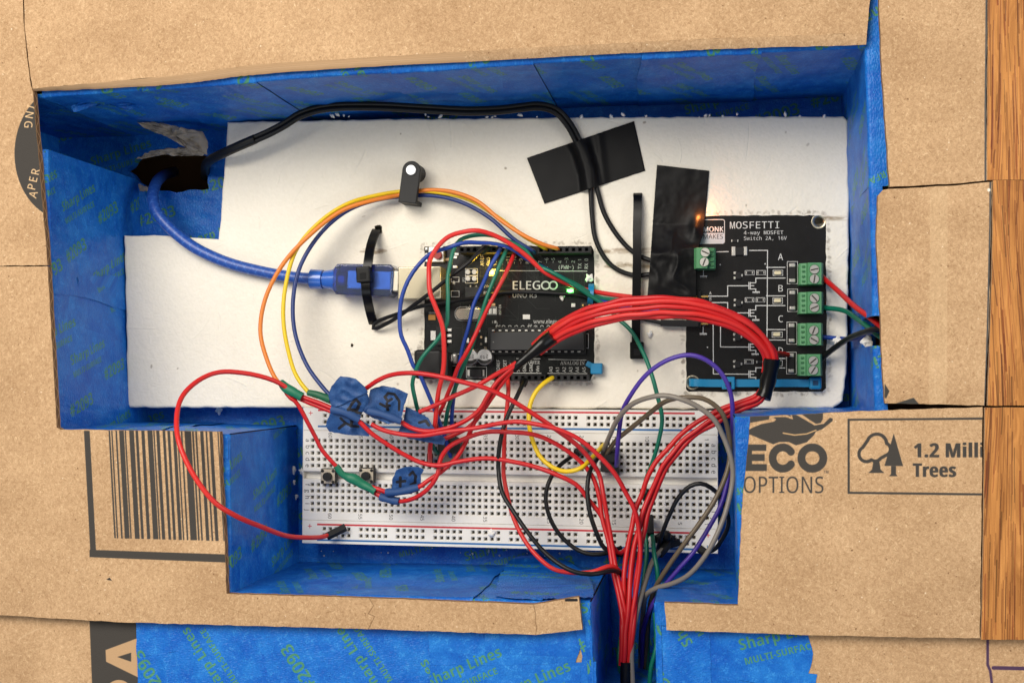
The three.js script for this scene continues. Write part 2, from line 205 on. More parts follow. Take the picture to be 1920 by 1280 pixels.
cardSheet('flap', [[1407, 781], [1500, 777], [1560, 773], [1660, 769], [1843, 763], [1841, 980], [1838, 1196], [1740, 1195], [1640, 1193], [1500, 1190], [1250, 1181], [1246, 1130], [1384, 1135], [1388, 1040], [1391, 960], [1396, 905], [1399, 880], [1404, 830]], RIM, 3, crate, 'tan flap printed with a leaf logo and a tree box', 26, (g, to) => {
  frame(g, to, 1480, 850); g.fillStyle = INK; g.strokeStyle = INK;
  const Z = (p) => p.map(([u, v]) => [1370 + u / 3.491, 700 + v / 3.491]);
  path(g, Z([[60, 400], [140, 355], [200, 330], [285, 315], [300, 300], [280, 285], [360, 285], [410, 300], [400, 262], [440, 275], [500, 310], [550, 340], [610, 330], [650, 290], [668, 295], [668, 312], [600, 365], [560, 380], [545, 405], [500, 450], [430, 470], [380, 448], [320, 448], [280, 463], [200, 430], [130, 400]])); g.fill();
  path(g, Z([[100, 262], [260, 262], [250, 300], [165, 315], [60, 335]])); g.fill(); path(g, Z([[285, 262], [385, 262], [398, 285], [370, 270], [290, 275]])); g.fill(); path(g, Z([[420, 258], [606, 258], [604, 300], [590, 325], [560, 330], [520, 305], [470, 270]])); g.fill();
  g.strokeStyle = '#c9a374'; g.lineWidth = 2.2; path(g, Z([[345, 390], [420, 403], [500, 395], [560, 372]])); g.stroke();
  g.textBaseline = 'alphabetic'; g.fillStyle = INK;
  const word = (t, x, y, w, h, font) => { g.save(); g.font = font.replace('SZ', '100'); const mw = g.measureText(t).width; g.translate(x, y); g.scale(w / mw, h / 72); g.fillText(t, 0, 0); g.restore(); };
  g.lineWidth = 11; const blk = (pts) => { path(g, pts); g.fill(); };
  blk([[1397, 833], [1437, 833], [1437, 845], [1410, 845], [1410, 851], [1434, 851], [1434, 864], [1410, 864], [1410, 870], [1438, 870], [1438, 883], [1397, 883]]);
  g.strokeStyle = INK; g.lineWidth = 14.5; g.beginPath(); g.ellipse(1468, 858.5, 19, 20, 0, 0.62, 5.66); g.stroke(); g.beginPath(); g.ellipse(1523.5, 858.5, 20.5, 20, 0, 0, 6.3); g.stroke();
  word('OPTIONS', 1392, 924, 154, 31, 'SZpx sans-serif'); word('TM', 1545, 887, 9, 5, 'bold SZpx sans-serif');
  g.lineWidth = 4; path(g, [[1845, 786], [1591, 787], [1591, 923], [1845, 925]]); g.stroke();
  // tree emblem
  g.lineWidth = 6; g.lineJoin = 'round'; g.beginPath(); g.arc(1643, 832, 18, 3.5, 6.25); g.arc(1656, 842, 12, 5.2, 7.6); g.arc(1640, 852, 12, 0.6, 2.2); g.arc(1624, 851, 14, 0.9, 4.2); g.closePath(); g.stroke();
  blk([[1637, 862], [1647, 862], [1650, 880], [1657, 886], [1627, 886], [1634, 880]]); blk([[1674, 813], [1691, 873], [1657, 873]]); blk([[1669, 873], [1678, 873], [1678, 888], [1681, 892], [1665, 892], [1669, 888]]);
  for (const d of [0, 0.8, 1.6]) { word('1.2 Millio', 1709 + d, 857, 150, 26, 'bold SZpx sans-serif'); word('Trees', 1708 + d, 893, 79, 25, 'bold SZpx sans-serif'); }
  g.strokeStyle = '#38332f'; g.lineWidth = 2.6; path(g, [[1842, 763], [1840, 980], [1837, 1196]]); g.stroke();
});
// the box top below, one board thickness lower
cardSheet('lower_board', [[-170, 1118], [420, 1140], [1060, 1152], [1100, 1152], [1116, 1345], [-170, 1345]], RIM - 4.2, 3, crate, 'lower tan board with cut-off black lettering', 27, (g, to) => {
  frame(g, to, 215, 1230); g.fillStyle = INK; path(g, [[166, 1140], [270, 1140], [276, 1345], [174, 1345]]); g.fill(); g.fillStyle = 'rgb(188,153,115)';
  path(g, [[197, 1218], [262, 1194], [262, 1271], [198, 1240]]); g.fill(); g.beginPath(); g.ellipse(222, 1292, 22, 18, 0, 0, 7); g.fill(); g.fillStyle = INK; path(g, [[219, 1231], [245, 1223], [245, 1240]]); g.fill();
}, 5);
cardSheet('lower_board', [[1236, 1152], [1700, 1150], [2120, 1150], [2120, 1345], [1238, 1345]], RIM - 4.2, 3, crate, 'lower tan board with a purple pen cross', 28, (g, to) => {
  frame(g, to, 1860, 1240); g.strokeStyle = '#4a3350'; g.lineCap = 'round'; g.lineWidth = 5; path(g, [[1853, 1190], [1853, 1246], [1858, 1258], [1862, 1290], [1863, 1345]]); g.stroke(); g.lineWidth = 7; path(g, [[1864, 1252], [1960, 1254]]); g.stroke();
}, 5);
// tape strips stuck on the lower board
function tapeStrip(poly, h, m, seed, label) { const o = outline(poly, h, 2, 0.18, seed), uv = (x, z) => [x, -z]; part('tape_strip', [flat(o, h * MM, true, uv), flat(o, (h - 0.15) * MM, false, uv), rimBand(o, (h - 0.15) * MM, h * MM)], m, crate, label); }
tapeStrip([[253, 1150], [812, 1150], [808, 1220], [811, 1345], [260, 1345]], 75.0, TAPE[1], 41);
tapeStrip([[800, 1150], [1086, 1150], [1094, 1190], [1085, 1225], [1078, 1246], [935, 1250], [806, 1248]], 75.15, TAPE[0], 42);
tapeStrip([[806, 1247], [940, 1248], [1118, 1240], [1118, 1345], [806, 1345]], 75.3, TAPE[0], 43);
tapeStrip([[1070, 1140], [1107, 1140], [1117, 1345], [1082, 1345], [1092, 1230]], 75.45, TAPE[3], 44);
tapeStrip([[1231, 1150], [1530, 1150], [1516, 1192], [1525, 1225], [1523, 1240], [1516, 1262], [1533, 1264], [1528, 1300], [1530, 1345], [1236, 1345]], 75.1, TAPE[2], 45);
tapeStrip([[1330, 1150], [1336, 1345], [1234, 1345], [1229, 1150]], 75.3, TAPE[1], 46);
for (const [q, sd] of [[[[1230, 1133], [1275, 1135], [1275, 1172], [1232, 1172]], 48], [[[1050, 1131], [1104, 1131], [1107, 1172], [1052, 1172]], 49], [[[1381, 786], [1415, 786], [1415, 822], [1382, 822]], 50], [[[390, 818], [426, 818], [427, 860], [390, 860]], 51]]) tapeStrip(q, 75.75, TAPE[0], sd);
tapeStrip([[1622, -130], [1660, -130], [1662, 92], [1624, 92]], 75.6, TAPE[3], 47);
// oak strips
const [oakC, og] = canvas(700, 2000);
fillNoise(og, 700, 2000, (x, y) => { const n = (fbm(x / 14 + fbm(x / 60, y / 260, 5) * 6, y / 300, 3) - 0.5) * 90 + (vnoise(x / 2.2, y / 60, 8) - 0.5) * 34 + (hash2(x, y, 2) - 0.5) * 12; return [186 + n * 0.7, 124 + n * 0.58, 62 + n * 0.42]; });
{ const r = rng(91); og.lineCap = 'round'; for (let i = 0; i < 2000; i++) { const x = r() * 700, y = r() * 2000, L = 50 + r() * 260, s = (vnoise(x / 90, y / 500, 4) - 0.5) * 30; og.strokeStyle = `rgba(${66 + r() * 40},${26 + r() * 20},6,${0.15 + r() * 0.42})`; og.lineWidth = 0.8 + r() * r() * 4.5; og.beginPath(); og.moveTo(x, y); og.quadraticCurveTo(x + s * 0.2 + (r() - 0.5) * 6, y + L / 2, x + s * L / 190, y + L); og.stroke(); } }
const oakMap = tex(oakC, true, true);
[[[[1854, -130], [1853, 150], [1852, 337], [2130, 337], [2130, -130]], 0.1, 'pale-edged oak strip beside the small upper flap'], [[[1863, 338], [1861, 500], [1853, 760], [2130, 762], [2130, 337]], 0.55, 'oak strip beside the middle flap with the rubbed band'], [[[1848, 764], [1845, 980], [1841, 1199], [2130, 1199], [2130, 763]], 0.8, 'oak strip beside the flap with the tree print']].forEach(([poly, off, label], i) => {
  const o = outline(poly, RIM + 0.2, 3, 0.08, 60 + i), t = thing('oak_strip', label, 'wood strip', 'oak strips along the box'), mp = oakMap.clone(); mp.offset.set(off, off * 0.7);
  part('oak_face', [flat(o, (RIM + 0.2) * MM, true, (x, z) => [x * 11, -z * 4.4])], mat(0xffffff, 0.45, 0, { map: mp, bumpMap: mp, bumpScale: 0.00012 }), t);
  part('backing', [flat(o, (RIM - 2.8) * MM, false, (x, z) => [x, z]), rimBand(o, (RIM - 2.8) * MM, (RIM + 0.2) * MM)], mat(col(214, 180, 140), 0.9), t);
});

// ---------------------------------------------------------------- plain materials
const ink = (v, roughness) => new THREE.MeshPhysicalMaterial({ color: col(v, v, v + 1), roughness, specularIntensity: 0.6 });
const black = ink(24, 0.5), blackGloss = ink(18, 0.35), dark = ink(8, 0.7), blackMatte = ink(30, 0.6);
const tin = mat(col(190, 188, 182), 0.4, 0.8), brass = mat(col(190, 160, 96), 0.35, 1), white = mat(col(236, 234, 228), 0.6);
const capSilver = mat(col(180, 180, 180), 0.3, 0.75), beige = mat(col(190, 160, 120), 0.5), grey = mat(col(120, 118, 114), 0.5);
function boardGroup(name, label, category, cx, cy, h, turn) { const t = thing(name, label, category); t.position.copy(pt(cx, cy, h)); t.rotation.y = turn; t.updateMatrixWorld(true); return t; }
const local = (grp, px, py, h) => grp.worldToLocal(pt(px, py, h));
// part of a board given by the photo readings of its top face (left, top, right, bottom), from y0 to y1 mm above the board face
function chip(grp, base, name, m, x0, y0, x1, y1, lo, hi, r = 0.2, label) { const a = local(grp, x0, y0, base + hi), b = local(grp, x1, y1, base + hi); const w = (b.x - a.x) / MM, d = (b.z - a.z) / MM, t = hi - lo; return part(name, rbox(w, t, d, Math.min(r, t * 0.45, w * 0.4, d * 0.4), (a.x + b.x) / 2 / MM, (lo + hi) / 2, (a.z + b.z) / 2 / MM), m, grp, label); }
const spot = (grp, base, px, py, hi) => { const a = local(grp, px, py, base + hi); return [a.x / MM, a.z / MM]; };
// strip of square sockets: a plate with real pits, nx by nz at a pitch; returns [plate, pits]
function pitCell(P, U, N, x, z, half, o, i, d1, deep, y, uvf, pit, contact) {
  const quad = (arr, a, b, c, d) => { const n = new THREE.Vector3().subVectors(c, a).cross(new THREE.Vector3().subVectors(b, a)).normalize(); for (const v of [a, c, b, b, c, d]) { arr.P.push(v.x, v.y, v.z); arr.N.push(n.x, n.y, n.z); arr.U.push(...uvf(v.x, v.z)); } };
  const ring = (s, yy) => [[-s, -s], [s, -s], [s, s], [-s, s]].map(([a, b]) => new THREE.Vector3((x + a) * MM, yy * MM, (z + b) * MM));
  const A = ring(half, y), B = ring(o, y), C = ring(i, y - d1), D = ring(i, y - deep);
  for (let k = 0; k < 4; k++) { const q = (k + 1) % 4; quad(P, A[k], A[q], B[k], B[q]); quad(P, B[k], B[q], C[k], C[q]); quad(pit, C[k], C[q], D[k], D[q]); }
  quad(contact ?? pit, D[0], D[1], D[3], D[2]);
}
function toGeo(a) { const g = new THREE.BufferGeometry(); g.setAttribute('position', new THREE.Float32BufferAttribute(a.P, 3)); g.setAttribute('normal', new THREE.Float32BufferAttribute(a.N, 3)); g.setAttribute('uv', new THREE.Float32BufferAttribute(a.U, 2)); return g; }
const bag = () => ({ P: [], N: [], U: [] });
function socketStrip(n, height) {        // female pin header, n sockets along x, base at y = 0
  const top = bag(), pit = bag(); for (let k = 0; k < n; k++) pitCell(top, 0, 0, (k - (n - 1) / 2) * 2.54, 0, 1.27, 0.75, 0.5, 0.35, 3, height, () => [0, 0], pit);
  const w = n * 2.54, s = [box(w, height, 0.02, 0, height / 2, 1.27), box(w, height, 0.02, 0, height / 2, -1.27), box(0.02, height, 2.54, w / 2, height / 2, 0), box(0.02, height, 2.54, -w / 2, height / 2, 0)];
  return merge([toGeo(top), toGeo(pit), ...s]);
}

// ---------------------------------------------------------------- white foam slab
const FOAM = 17;
const foamOutline = outline([[425, 228], [700, 223], [1000, 220], [1300, 218], [1582, 217], [1591, 226], [1593, 400], [1591, 560], [1588, 700], [1581, 752], [1562, 765], [1370, 767], [800, 764], [242, 764], [237, 757], [235, 600], [231, 441], [300, 441], [408, 448], [413, 400], [420, 300]], FOAM, 3, 0.22, 5);
const unoHole = [[791, 457], [1112, 455], [1119, 470], [1121, 600], [1119, 700], [1110, 719], [900, 718], [773, 714], [772, 653], [790, 651]], mosHole = [[1281, 408], [1291, 399], [1540, 398], [1554, 405], [1556, 560], [1555, 730], [1545, 739], [1290, 740], [1281, 732]];
const [foamC, fg] = canvas(1400, 700), [foamB, fb] = canvas(1400, 700);
fillNoise(fg, 1400, 700, (x, y) => { const n = (hash2(x, y, 12) - 0.5) * 4 + (vnoise(x / 4, y / 4, 13) - 0.5) * 4 + (fbm(x / 130, y / 130, 14) - 0.5) * 8; return [241 + n, 234 + n, 218 + n * 1.1]; });
fillNoise(fb, 1400, 700, (x, y) => { const v = 128 + (vnoise(x / 2.5, y / 2.5, 15) - 0.5) * 40 + (vnoise(x / 9, y / 9, 16) - 0.5) * 40 + (fbm(x / 70, y / 70, 17) - 0.5) * 60; return [v, v, v]; });
{ const r = rng(33); for (let i = 0; i < 120; i++) { const x = r() * 1400, y = r() * 700, a = r() * 6.3, L = 8 + r() * 50; fb.strokeStyle = r() < 0.5 ? 'rgba(40,40,40,.6)' : 'rgba(230,230,230,.6)'; fb.lineWidth = 1 + r() * 2; fb.beginPath(); fb.moveTo(x, y); fb.quadraticCurveTo(x + Math.cos(a) * L / 2 + r() * 8, y + Math.sin(a) * L / 2, x + Math.cos(a) * L, y + Math.sin(a) * L); fb.stroke(); }
  for (let i = 0; i < 40; i++) { fg.fillStyle = `rgba(120,105,85,${0.2 + r() * 0.4})`; fg.beginPath(); fg.ellipse(r() * 1400, r() * 700, 1 + r() * 2.5, 1 + r(), r() * 3, 0, 7); fg.fill(); } }
{
  const slab = thing('foam_slab', 'white foam slab with cut-outs holding both circuit boards', 'foam');
  const x0 = -0.19, x1 = 0.16, z0 = -0.11, z1 = 0.065, fuv = (g) => { const p = g.attributes.position, u = g.attributes.uv; for (let i = 0; i < p.count; i++) u.setXY(i, (p.getX(i) - x0) / (x1 - x0), 1 - (p.getZ(i) - z0) / (z1 - z0)); return g; };
  // scuffs round the cut-outs: soot and hot-wire marks that belong to the foam
  fg.lineCap = 'round'; { const r = rng(8), C = (px, py) => { const p = pt(px, py, FOAM); return [(p.x - x0) / (x1 - x0) * 1400, (p.z - z0) / (z1 - z0) * 700]; };
    for (const hole of [unoHole, mosHole]) for (let k = 0; k < hole.length; k++) { const a = hole[k], b = hole[(k + 1) % hole.length], L = Math.hypot(b[0] - a[0], b[1] - a[1]); for (let i = 0; i < L / 4; i++) { const t = r(), q = C(a[0] + (b[0] - a[0]) * t + (r() - 0.5) * 5, a[1] + (b[1] - a[1]) * t + (r() - 0.5) * 5); fg.fillStyle = `rgba(70,58,46,${0.04 + r() * 0.16})`; fg.beginPath(); fg.ellipse(q[0], q[1], 1 + r() * 4, 0.8 + r() * 2, r() * 3, 0, 7); fg.fill(); } }
    for (const [x, y] of [[1150, 470], [1160, 497], [1195, 470], [1205, 498], [1560, 410], [700, 470]]) for (let i = 0; i < 16; i++) { const q = C(x + (r() - 0.5) * 40, y + (r() - 0.5) * 7); fg.fillStyle = `rgba(120,98,72,${0.08 + r() * 0.2})`; fg.beginPath(); fg.ellipse(q[0], q[1], 3 + r() * 9, 1 + r() * 2, 0, 0, 7); fg.fill(); } }
  const fm = mat(0xffffff, 0.85, 0, { map: tex(foamC), bumpMap: tex(foamB, false), bumpScale: 0.0006 });
  const sh = new THREE.Shape(foamOutline.map((p) => new THREE.Vector2(p.x, -p.y)));
  const hole = (poly, s) => sh.holes.push(new THREE.Path(outline(poly, FOAM, 2.2, 0.2, s).map((p) => new THREE.Vector2(p.x, -p.y))));
  hole(unoHole, 6); hole(mosHole, 7); hole([[696, 420], [714, 416], [721, 422], [722, 440], [700, 446]], 9); hole([[1182, 358], [1210, 357], [1210, 374], [1182, 375]], 10);
  hole([[652, 640], [662, 638], [669, 646], [664, 656], [653, 655]], 12);
  const up = new THREE.ExtrudeGeometry(sh, { depth: 0.0042, bevelEnabled: true, bevelThickness: 0.0011, bevelSize: 0.0011, bevelSegments: 4, bevelOffset: -0.0011 }); up.rotateX(-Math.PI / 2); up.translate(0, (FOAM - 5.3) * MM, 0);
  const low = new THREE.ExtrudeGeometry(new THREE.Shape(foamOutline.map((p) => new THREE.Vector2(p.x, -p.y))), { depth: 0.006, bevelEnabled: false }); low.rotateX(-Math.PI / 2); low.translate(0, (FOAM - 12.1) * MM, 0);
  part('slab_body', [fuv(up), fuv(low)], fm, slab);
  part('spacer_block', [[560, 330], [1500, 300], [1480, 690], [360, 600]].map(([x, y]) => { const p = pt(x, y, 4); return box(26, FOAM - 12.1, 26, p.x / MM, (FOAM - 12.1) / 2, p.z / MM); }), fm, slab);
}

// ---------------------------------------------------------------- black microcontroller board
{
  const H = 16.5, W = 68.6, D = 53.4, K = 15, b = boardGroup('microcontroller_board', 'black microcontroller board with green and amber lamps, sunk in the foam beside the blue plug', 'circuit board', 955, 588, H, 0);
  const [c, g] = canvas(W * K, D * K); fillNoise(g, c.width, c.height, (x, y) => { const n = (hash2(x, y, 2) - 0.5) * 7 + (vnoise(x / 30, y / 30, 4) - 0.5) * 5; return [17 + n, 18 + n, 17 + n]; });
  const to = (px, py) => { const p = local(b, px, py, H); return [(p.x / MM + W / 2) * K, (p.z / MM + D / 2) * K]; };
  frame(g, to, 955, 588);
  const r = rng(17); g.lineWidth = 0.9; for (let i = 0; i < 90; i++) { g.strokeStyle = `rgba(52,56,54,${0.35 + r() * 0.4})`; let x = 870 + r() * 230, y = 470 + r() * 240; g.beginPath(); g.moveTo(x, y); for (let k = 0; k < 4; k++) { const s = (r() < 0.5 ? -1 : 1) * (6 + r() * 26), m = r(); if (m < 0.4) x += s; else if (m < 0.75) y += s; else { x += s; y += s; } g.lineTo(x, y); } g.stroke(); }
  g.fillStyle = '#d9d9d4'; g.strokeStyle = '#cfcfca'; g.textAlign = 'left'; g.textBaseline = 'alphabetic';
  const say = (t, x, y, w, size, font = 'sans-serif', turn = 0) => { g.save(); g.translate(x, y); g.rotate(turn); g.font = `${size}px ${font}`; const mw = g.measureText(t).width; if (w) g.scale(w / mw, 1); g.fillText(t, 0, 0); g.restore(); };
  say('ELEG', 959, 543, 55, 22, 'sans-serif'); say('ELEG', 959.5, 543, 55, 22, 'sans-serif'); g.lineWidth = 3; g.beginPath(); g.ellipse(1023, 535, 7.5, 7, 0, 0, 6.3); g.stroke(); g.beginPath(); g.ellipse(1037, 535, 7, 7, 0, 0, 6.3); g.stroke();
  say('UNO R3', 960, 558, 47, 12); say('www.elegoo.com', 1000, 606, 68, 10.5, 'serif');
  g.lineWidth = 1.3; path(g, [[930, 507], [1100, 509]]); g.stroke(); path(g, [[968, 672], [1013, 672]]); g.stroke(); path(g, [[1028, 673], [1098, 674]]); g.stroke();
  say('(PWM~)', 1046, 505, 30, 10, 'monospace'); say('DIGITAL', 1003, 506, 26, 8, 'monospace'); say('POWER', 986, 682, 26, 9, 'serif'); say('ANALOG IN', 1050, 683, 45, 9, 'serif');
  ['AREF', 'GND', '13', '12', '~11', '~10', '~9', '8'].forEach((t, i) => say(t, 907 + i * 12.2, 498 - (i > 3 ? 3 : 0), 0, 9, 'monospace', -Math.PI / 2));
  ['7', '~6', '~5', '4', '~3', '2', 'TX→1', 'RX←0'].forEach((t, i) => say(t, 1016 + i * 12.3, i > 5 ? 505 : 494, 0, 9, 'monospace', -Math.PI / 2));
  ['IOREF', 'RESET', '3.3V', '5V', 'GND', 'GND', 'Vin'].forEach((t, i) => say(t, 937 + i * 12.3, 697, 0, 8.5, 'sans-serif', -Math.PI / 2));
  ['A0', 'A1', 'A2', 'A3', 'A4', 'A5'].forEach((t, i) => say(t, 1036 + i * 12.3, 697, 0, 9, 'sans-serif', -Math.PI / 2));
  path(g, [[948, 699], [1015, 699]]); g.stroke(); path(g, [[1026, 699], [1100, 699]]); g.stroke();
  say('TX', 906, 540, 0, 8); say('RX', 906, 552, 0, 8); say('JP2', 870, 528, 0, 6, 'sans-serif', -Math.PI / 2); say('RST-EN', 939, 590, 0, 6, 'sans-serif', -Math.PI / 2); say('SD1N1C', 802, 588, 0, 5);
  g.lineWidth = 1; for (const [x0, y0, x1, y1] of [[872, 503, 895, 516], [872, 517, 895, 530], [914, 576, 931, 589], [845, 519, 860, 528], [845, 545, 860, 556], [1096, 625, 1102, 652]]) g.strokeRect(x0, y0, x1 - x0, y1 - y0);
  for (let i = 0; i < 44; i++) { const x = [845, 880, 868, 886, 922, 990][i % 6] + r() * 14, y = [520, 533, 570, 612, 600, 606][i % 6] + r() * 10; g.globalAlpha = 0.6; g.fillRect(x, y, 1 + r() * 2, 3 + r() * 3); } g.globalAlpha = 1;
  for (let i = 0; i < 10; i++) { g.beginPath(); g.arc(932 + i * 12, 613, 3, 3.3, 6.1); g.stroke(); }
  g.beginPath(); g.roundRect(852, 575, 52, 26, 12); g.stroke(); g.strokeRect(840, 664, 52, 22); g.strokeRect(874, 688, 38, 20);
  { const dr = rng(701); g.setTransform(1, 0, 0, 1, 0, 0); for (let i = 0; i < 500; i++) { g.fillStyle = `rgba(190,185,172,${0.06 + dr() * 0.3})`; g.fillRect(dr() * c.width, dr() * c.height, 1 + dr() * 2, 1 + dr() * 2); } }
  const pcbM = mat(0xffffff, 0.2, 0, { map: tex(c) }), plate = new THREE.BoxGeometry(W * MM, 1.6 * MM, D * MM); { const u = plate.attributes.uv, p = plate.attributes.position; for (let i = 0; i < u.count; i++) u.setXY(i, p.getX(i) / (W * MM) + 0.5, 0.5 - p.getZ(i) / (D * MM)); } plate.translate(0, -0.8 * MM, 0);
  part('printed_board', plate, pcbM, b);
  const C = (name, m, x0, y0, x1, y1, lo, hi, rr, label) => chip(b, H, name, m, x0, y0, x1, y1, lo, hi, rr, label);
  const hdr = (n, px, py) => { const a = local(b, px, py, H + 8.5), geo = socketStrip(n, 8.5); geo.translate(a.x, 0, a.z); part('pin_header', geo, blackMatte, b); };
  hdr(10, 920, 467); hdr(8, 1057, 468); hdr(8, 974, 708); hdr(6, 1066, 708);
  C('usb_socket', mat(col(188, 178, 152), 0.22, 0.7), 746, 500, 826, 560, 0, 10.9, 0.4, 'silver box socket on the cable side');
  C('power_jack', black, 776, 655, 828, 710, 0, 10.8, 1.4); { const j = C('jack_barrel', blackMatte, 829, 660, 840, 706, 0, 9, 0.4); j.name = 'jack_flange'; }
  C('solder_tab', tin, 838, 664, 848, 678, 0, 3.5, 0.5); C('screw_head', tin, 845, 662, 858, 682, 0, 2.6, 1.2); C('solder_tab', tin, 832, 698, 842, 704, 0, 2, 0.4);
  const but = C('reset_button', tin, 803, 462, 832, 491, 0, 3.2, 0.3); { const [x, z] = spot(b, H, 819, 477, 5); part('plunger', cyl(1.7, 1.7, 2, x, 4.1, z), mat(col(150, 40, 35), 0.5), but); }
  part('button_legs', [[799, 466], [799, 477], [799, 488]].map(([x, y]) => { const [a, d] = spot(b, H, x, y, 1); return rbox(1.1, 0.8, 1.2, 0.2, a, 0.4, d); }), tin, b);
  const ic = C('processor_chip', mat(col(40, 41, 42), 0.6), 919, 622, 1094, 656, 3.5, 7.4, 0.3); C('chip_socket', black, 914, 614, 1098, 664, 0, 3.9, 0.3);
  part('pin_row', Array.from({ length: 28 }, (_, i) => { const [a, d] = spot(b, H, 925 + (i % 14) * 12.35, i < 14 ? 619.5 : 659, 4.6); return rbox(1.15, 0.5, 0.65, 0.15, a, 4.5, d); }), tin, ic);
  { const [a, d] = spot(b, H, 925, 641, 7.4); part('pin_one_dot', cyl(0.25, 0.25, 0.05, a, 7.43, d, 10), grey, ic); }
  { const [x, z] = spot(b, H, 878, 588, 3), s = new THREE.Shape(); const L = 3.1 * MM, R = 1.95 * MM; s.absarc(L, 0, R, -Math.PI / 2, Math.PI / 2); s.absarc(-L, 0, R, Math.PI / 2, Math.PI * 1.5); s.closePath(); const e = new THREE.ExtrudeGeometry(s, { depth: 2.6 * MM, bevelEnabled: true, bevelSize: 0.35 * MM, bevelThickness: 0.4 * MM, bevelSegments: 3, curveSegments: 16 }); e.rotateX(-Math.PI / 2); e.translate(x * MM, 0.2 * MM, z * MM); part('crystal_can', e, mat(col(170, 162, 148), 0.22, 0.85), b); }
  C('interface_chip', mat(col(30, 31, 32), 0.45), 872, 538, 898, 562, 0, 0.9, 0.1);
  // electrolytic capacitors
  [[881, 669], [908, 669]].forEach(([px, py], i) => { const [x, z] = spot(b, H, px, py, 5.5); const [kc, kg] = canvas(128, 128); kg.fillStyle = '#c4c4c2'; kg.fillRect(0, 0, 128, 128); kg.fillStyle = '#1b1b1b'; kg.beginPath(); kg.arc(64, 64, 66, 0.25, 2.9); kg.arc(64, 30, 66, 2.2, 0.95, true); kg.fill(); kg.fillStyle = '#2a2a2a'; kg.font = 'bold 26px sans-serif'; kg.translate(64, 56); kg.rotate(-1.45); ['25', '47', '25V'].forEach((t, k) => kg.fillText(t, -26, -18 + k * 26));
    const can = part('capacitor', [new THREE.LatheGeometry([[0, 5.4], [2.9, 5.4], [3.15, 5.1], [3.15, 1.6], [2.9, 1.3], [3.1, 1.0], [3.1, 0.4]].map(([a, h]) => new THREE.Vector2(a * MM, h * MM)).reverse(), 28).translate(x * MM, 0, z * MM)], capSilver, b); part('capacitor_print', new THREE.CircleGeometry(2.9 * MM, 28).rotateX(-Math.PI / 2).translate(x * MM, 5.43 * MM, z * MM), mat(0xffffff, 0.4, 0.3, { map: tex(kc) }), can); part('capacitor_foot', rbox(6.6, 0.9, 6.6, 0.2, x, 0.45, z), black, can); });
  for (const [x0, y0, x1, y1] of [[876, 693, 881, 705], [903, 693, 908, 705]]) C('diode_pad', tin, x0, y0, x1, y1, 0, 0.5, 0.1); C('diode', blackMatte, 881, 692, 903, 706, 0, 2.2, 0.2);
  C('regulator_tab', tin, 807, 620, 817, 638, 0, 0.7, 0.15); for (const y of [618.5, 629, 640]) C('regulator_pad', tin, 837, y - 3, 847, y + 3, 0, 0.8, 0.25);
  C('regulator', blackMatte, 817, 612, 836, 647, 0, 2.3, 0.2); C('fuse', mat(col(196, 140, 60), 0.45), 803, 590, 816, 600, 0, 0.9, 0.15);
  for (const [x, y] of [[877, 509.5], [889, 509.5], [877, 522], [889, 522]]) { const [a, d] = spot(b, H, x, y, 0.4); part('solder_pad', cyl(0.95, 1.05, 0.35, a, 0.18, d, 14), tin, b); }
  for (const [x, y, w, h] of [[853, 482, 8, 5], [853, 500, 8, 5], [856, 476, 8, 4], [920, 563, 10, 4], [924, 571, 9, 5], [987, 594, 14, 9], [1075, 572, 8, 7], [1075, 590, 8, 7], [877, 638, 5, 9], [911, 637, 4, 10], [902, 632, 4, 4], [902, 645, 4, 4], [910, 652, 5, 4], [838, 486, 7, 5], [914, 537, 7, 4], [922, 538, 7, 5]]) { const q = C('chip_resistor', beige, x - w / 2, y - h / 2, x + w / 2, y + h / 2, 0, 0.55, 0.1); q.material = (x + y) % 3 < 1 ? tin : (x + y) % 3 < 2 ? beige : mat(col(96, 88, 76), 0.5); }
  C('jumper_pad', tin, 916, 578, 922, 588, 0, 0.12, 0.05); C('jumper_pad', tin, 923.5, 578, 930, 588, 0, 0.12, 0.05);
  const icsp = C('programming_header', black, 1088, 566, 1112, 602, 0, 2.5, 0.3); part('pin', [[1093, 572], [1105, 572], [1093, 584], [1105, 584], [1093, 596], [1105, 596]].map(([x, y]) => { const [a, d] = spot(b, H, x, y, 7); return box(0.64, 6, 0.64, a, 4, d); }), brass, icsp);
  // lit lamps on the board
  const led = (px, py, rgb, body, power, label, w = 1.6, d = 1.2) => { const [x, z] = spot(b, H, px, py, 0.9); part('lamp_body', rbox(w + 1.2, 0.5, d + 0.4, 0.1, x, 0.25, z), white, b); part('lamp_lens', rbox(w, 0.8, d, 0.25, x, 0.7, z), new THREE.MeshStandardMaterial({ color: new THREE.Color().setRGB(...body), emissive: new THREE.Color().setRGB(...rgb), emissiveIntensity: 6, roughness: 0.4 }), b, label); const l = new THREE.PointLight(new THREE.Color().setRGB(...rgb), power, 0, 2); l.position.set(x * MM, 2.2 * MM, z * MM); l.castShadow = true; l.shadow.radius = 0.05; b.add(l); };
  led(922, 510.5, [1, 0.62, 0.05], [0.9, 0.6, 0.1], 0.00055, 'glowing amber lamp', 2.2, 2.2); led(1069, 546, [0.1, 1, 0.12], [0.3, 0.9, 0.3], 0.0003, 'glowing green lamp', 1.4, 1.6);
}

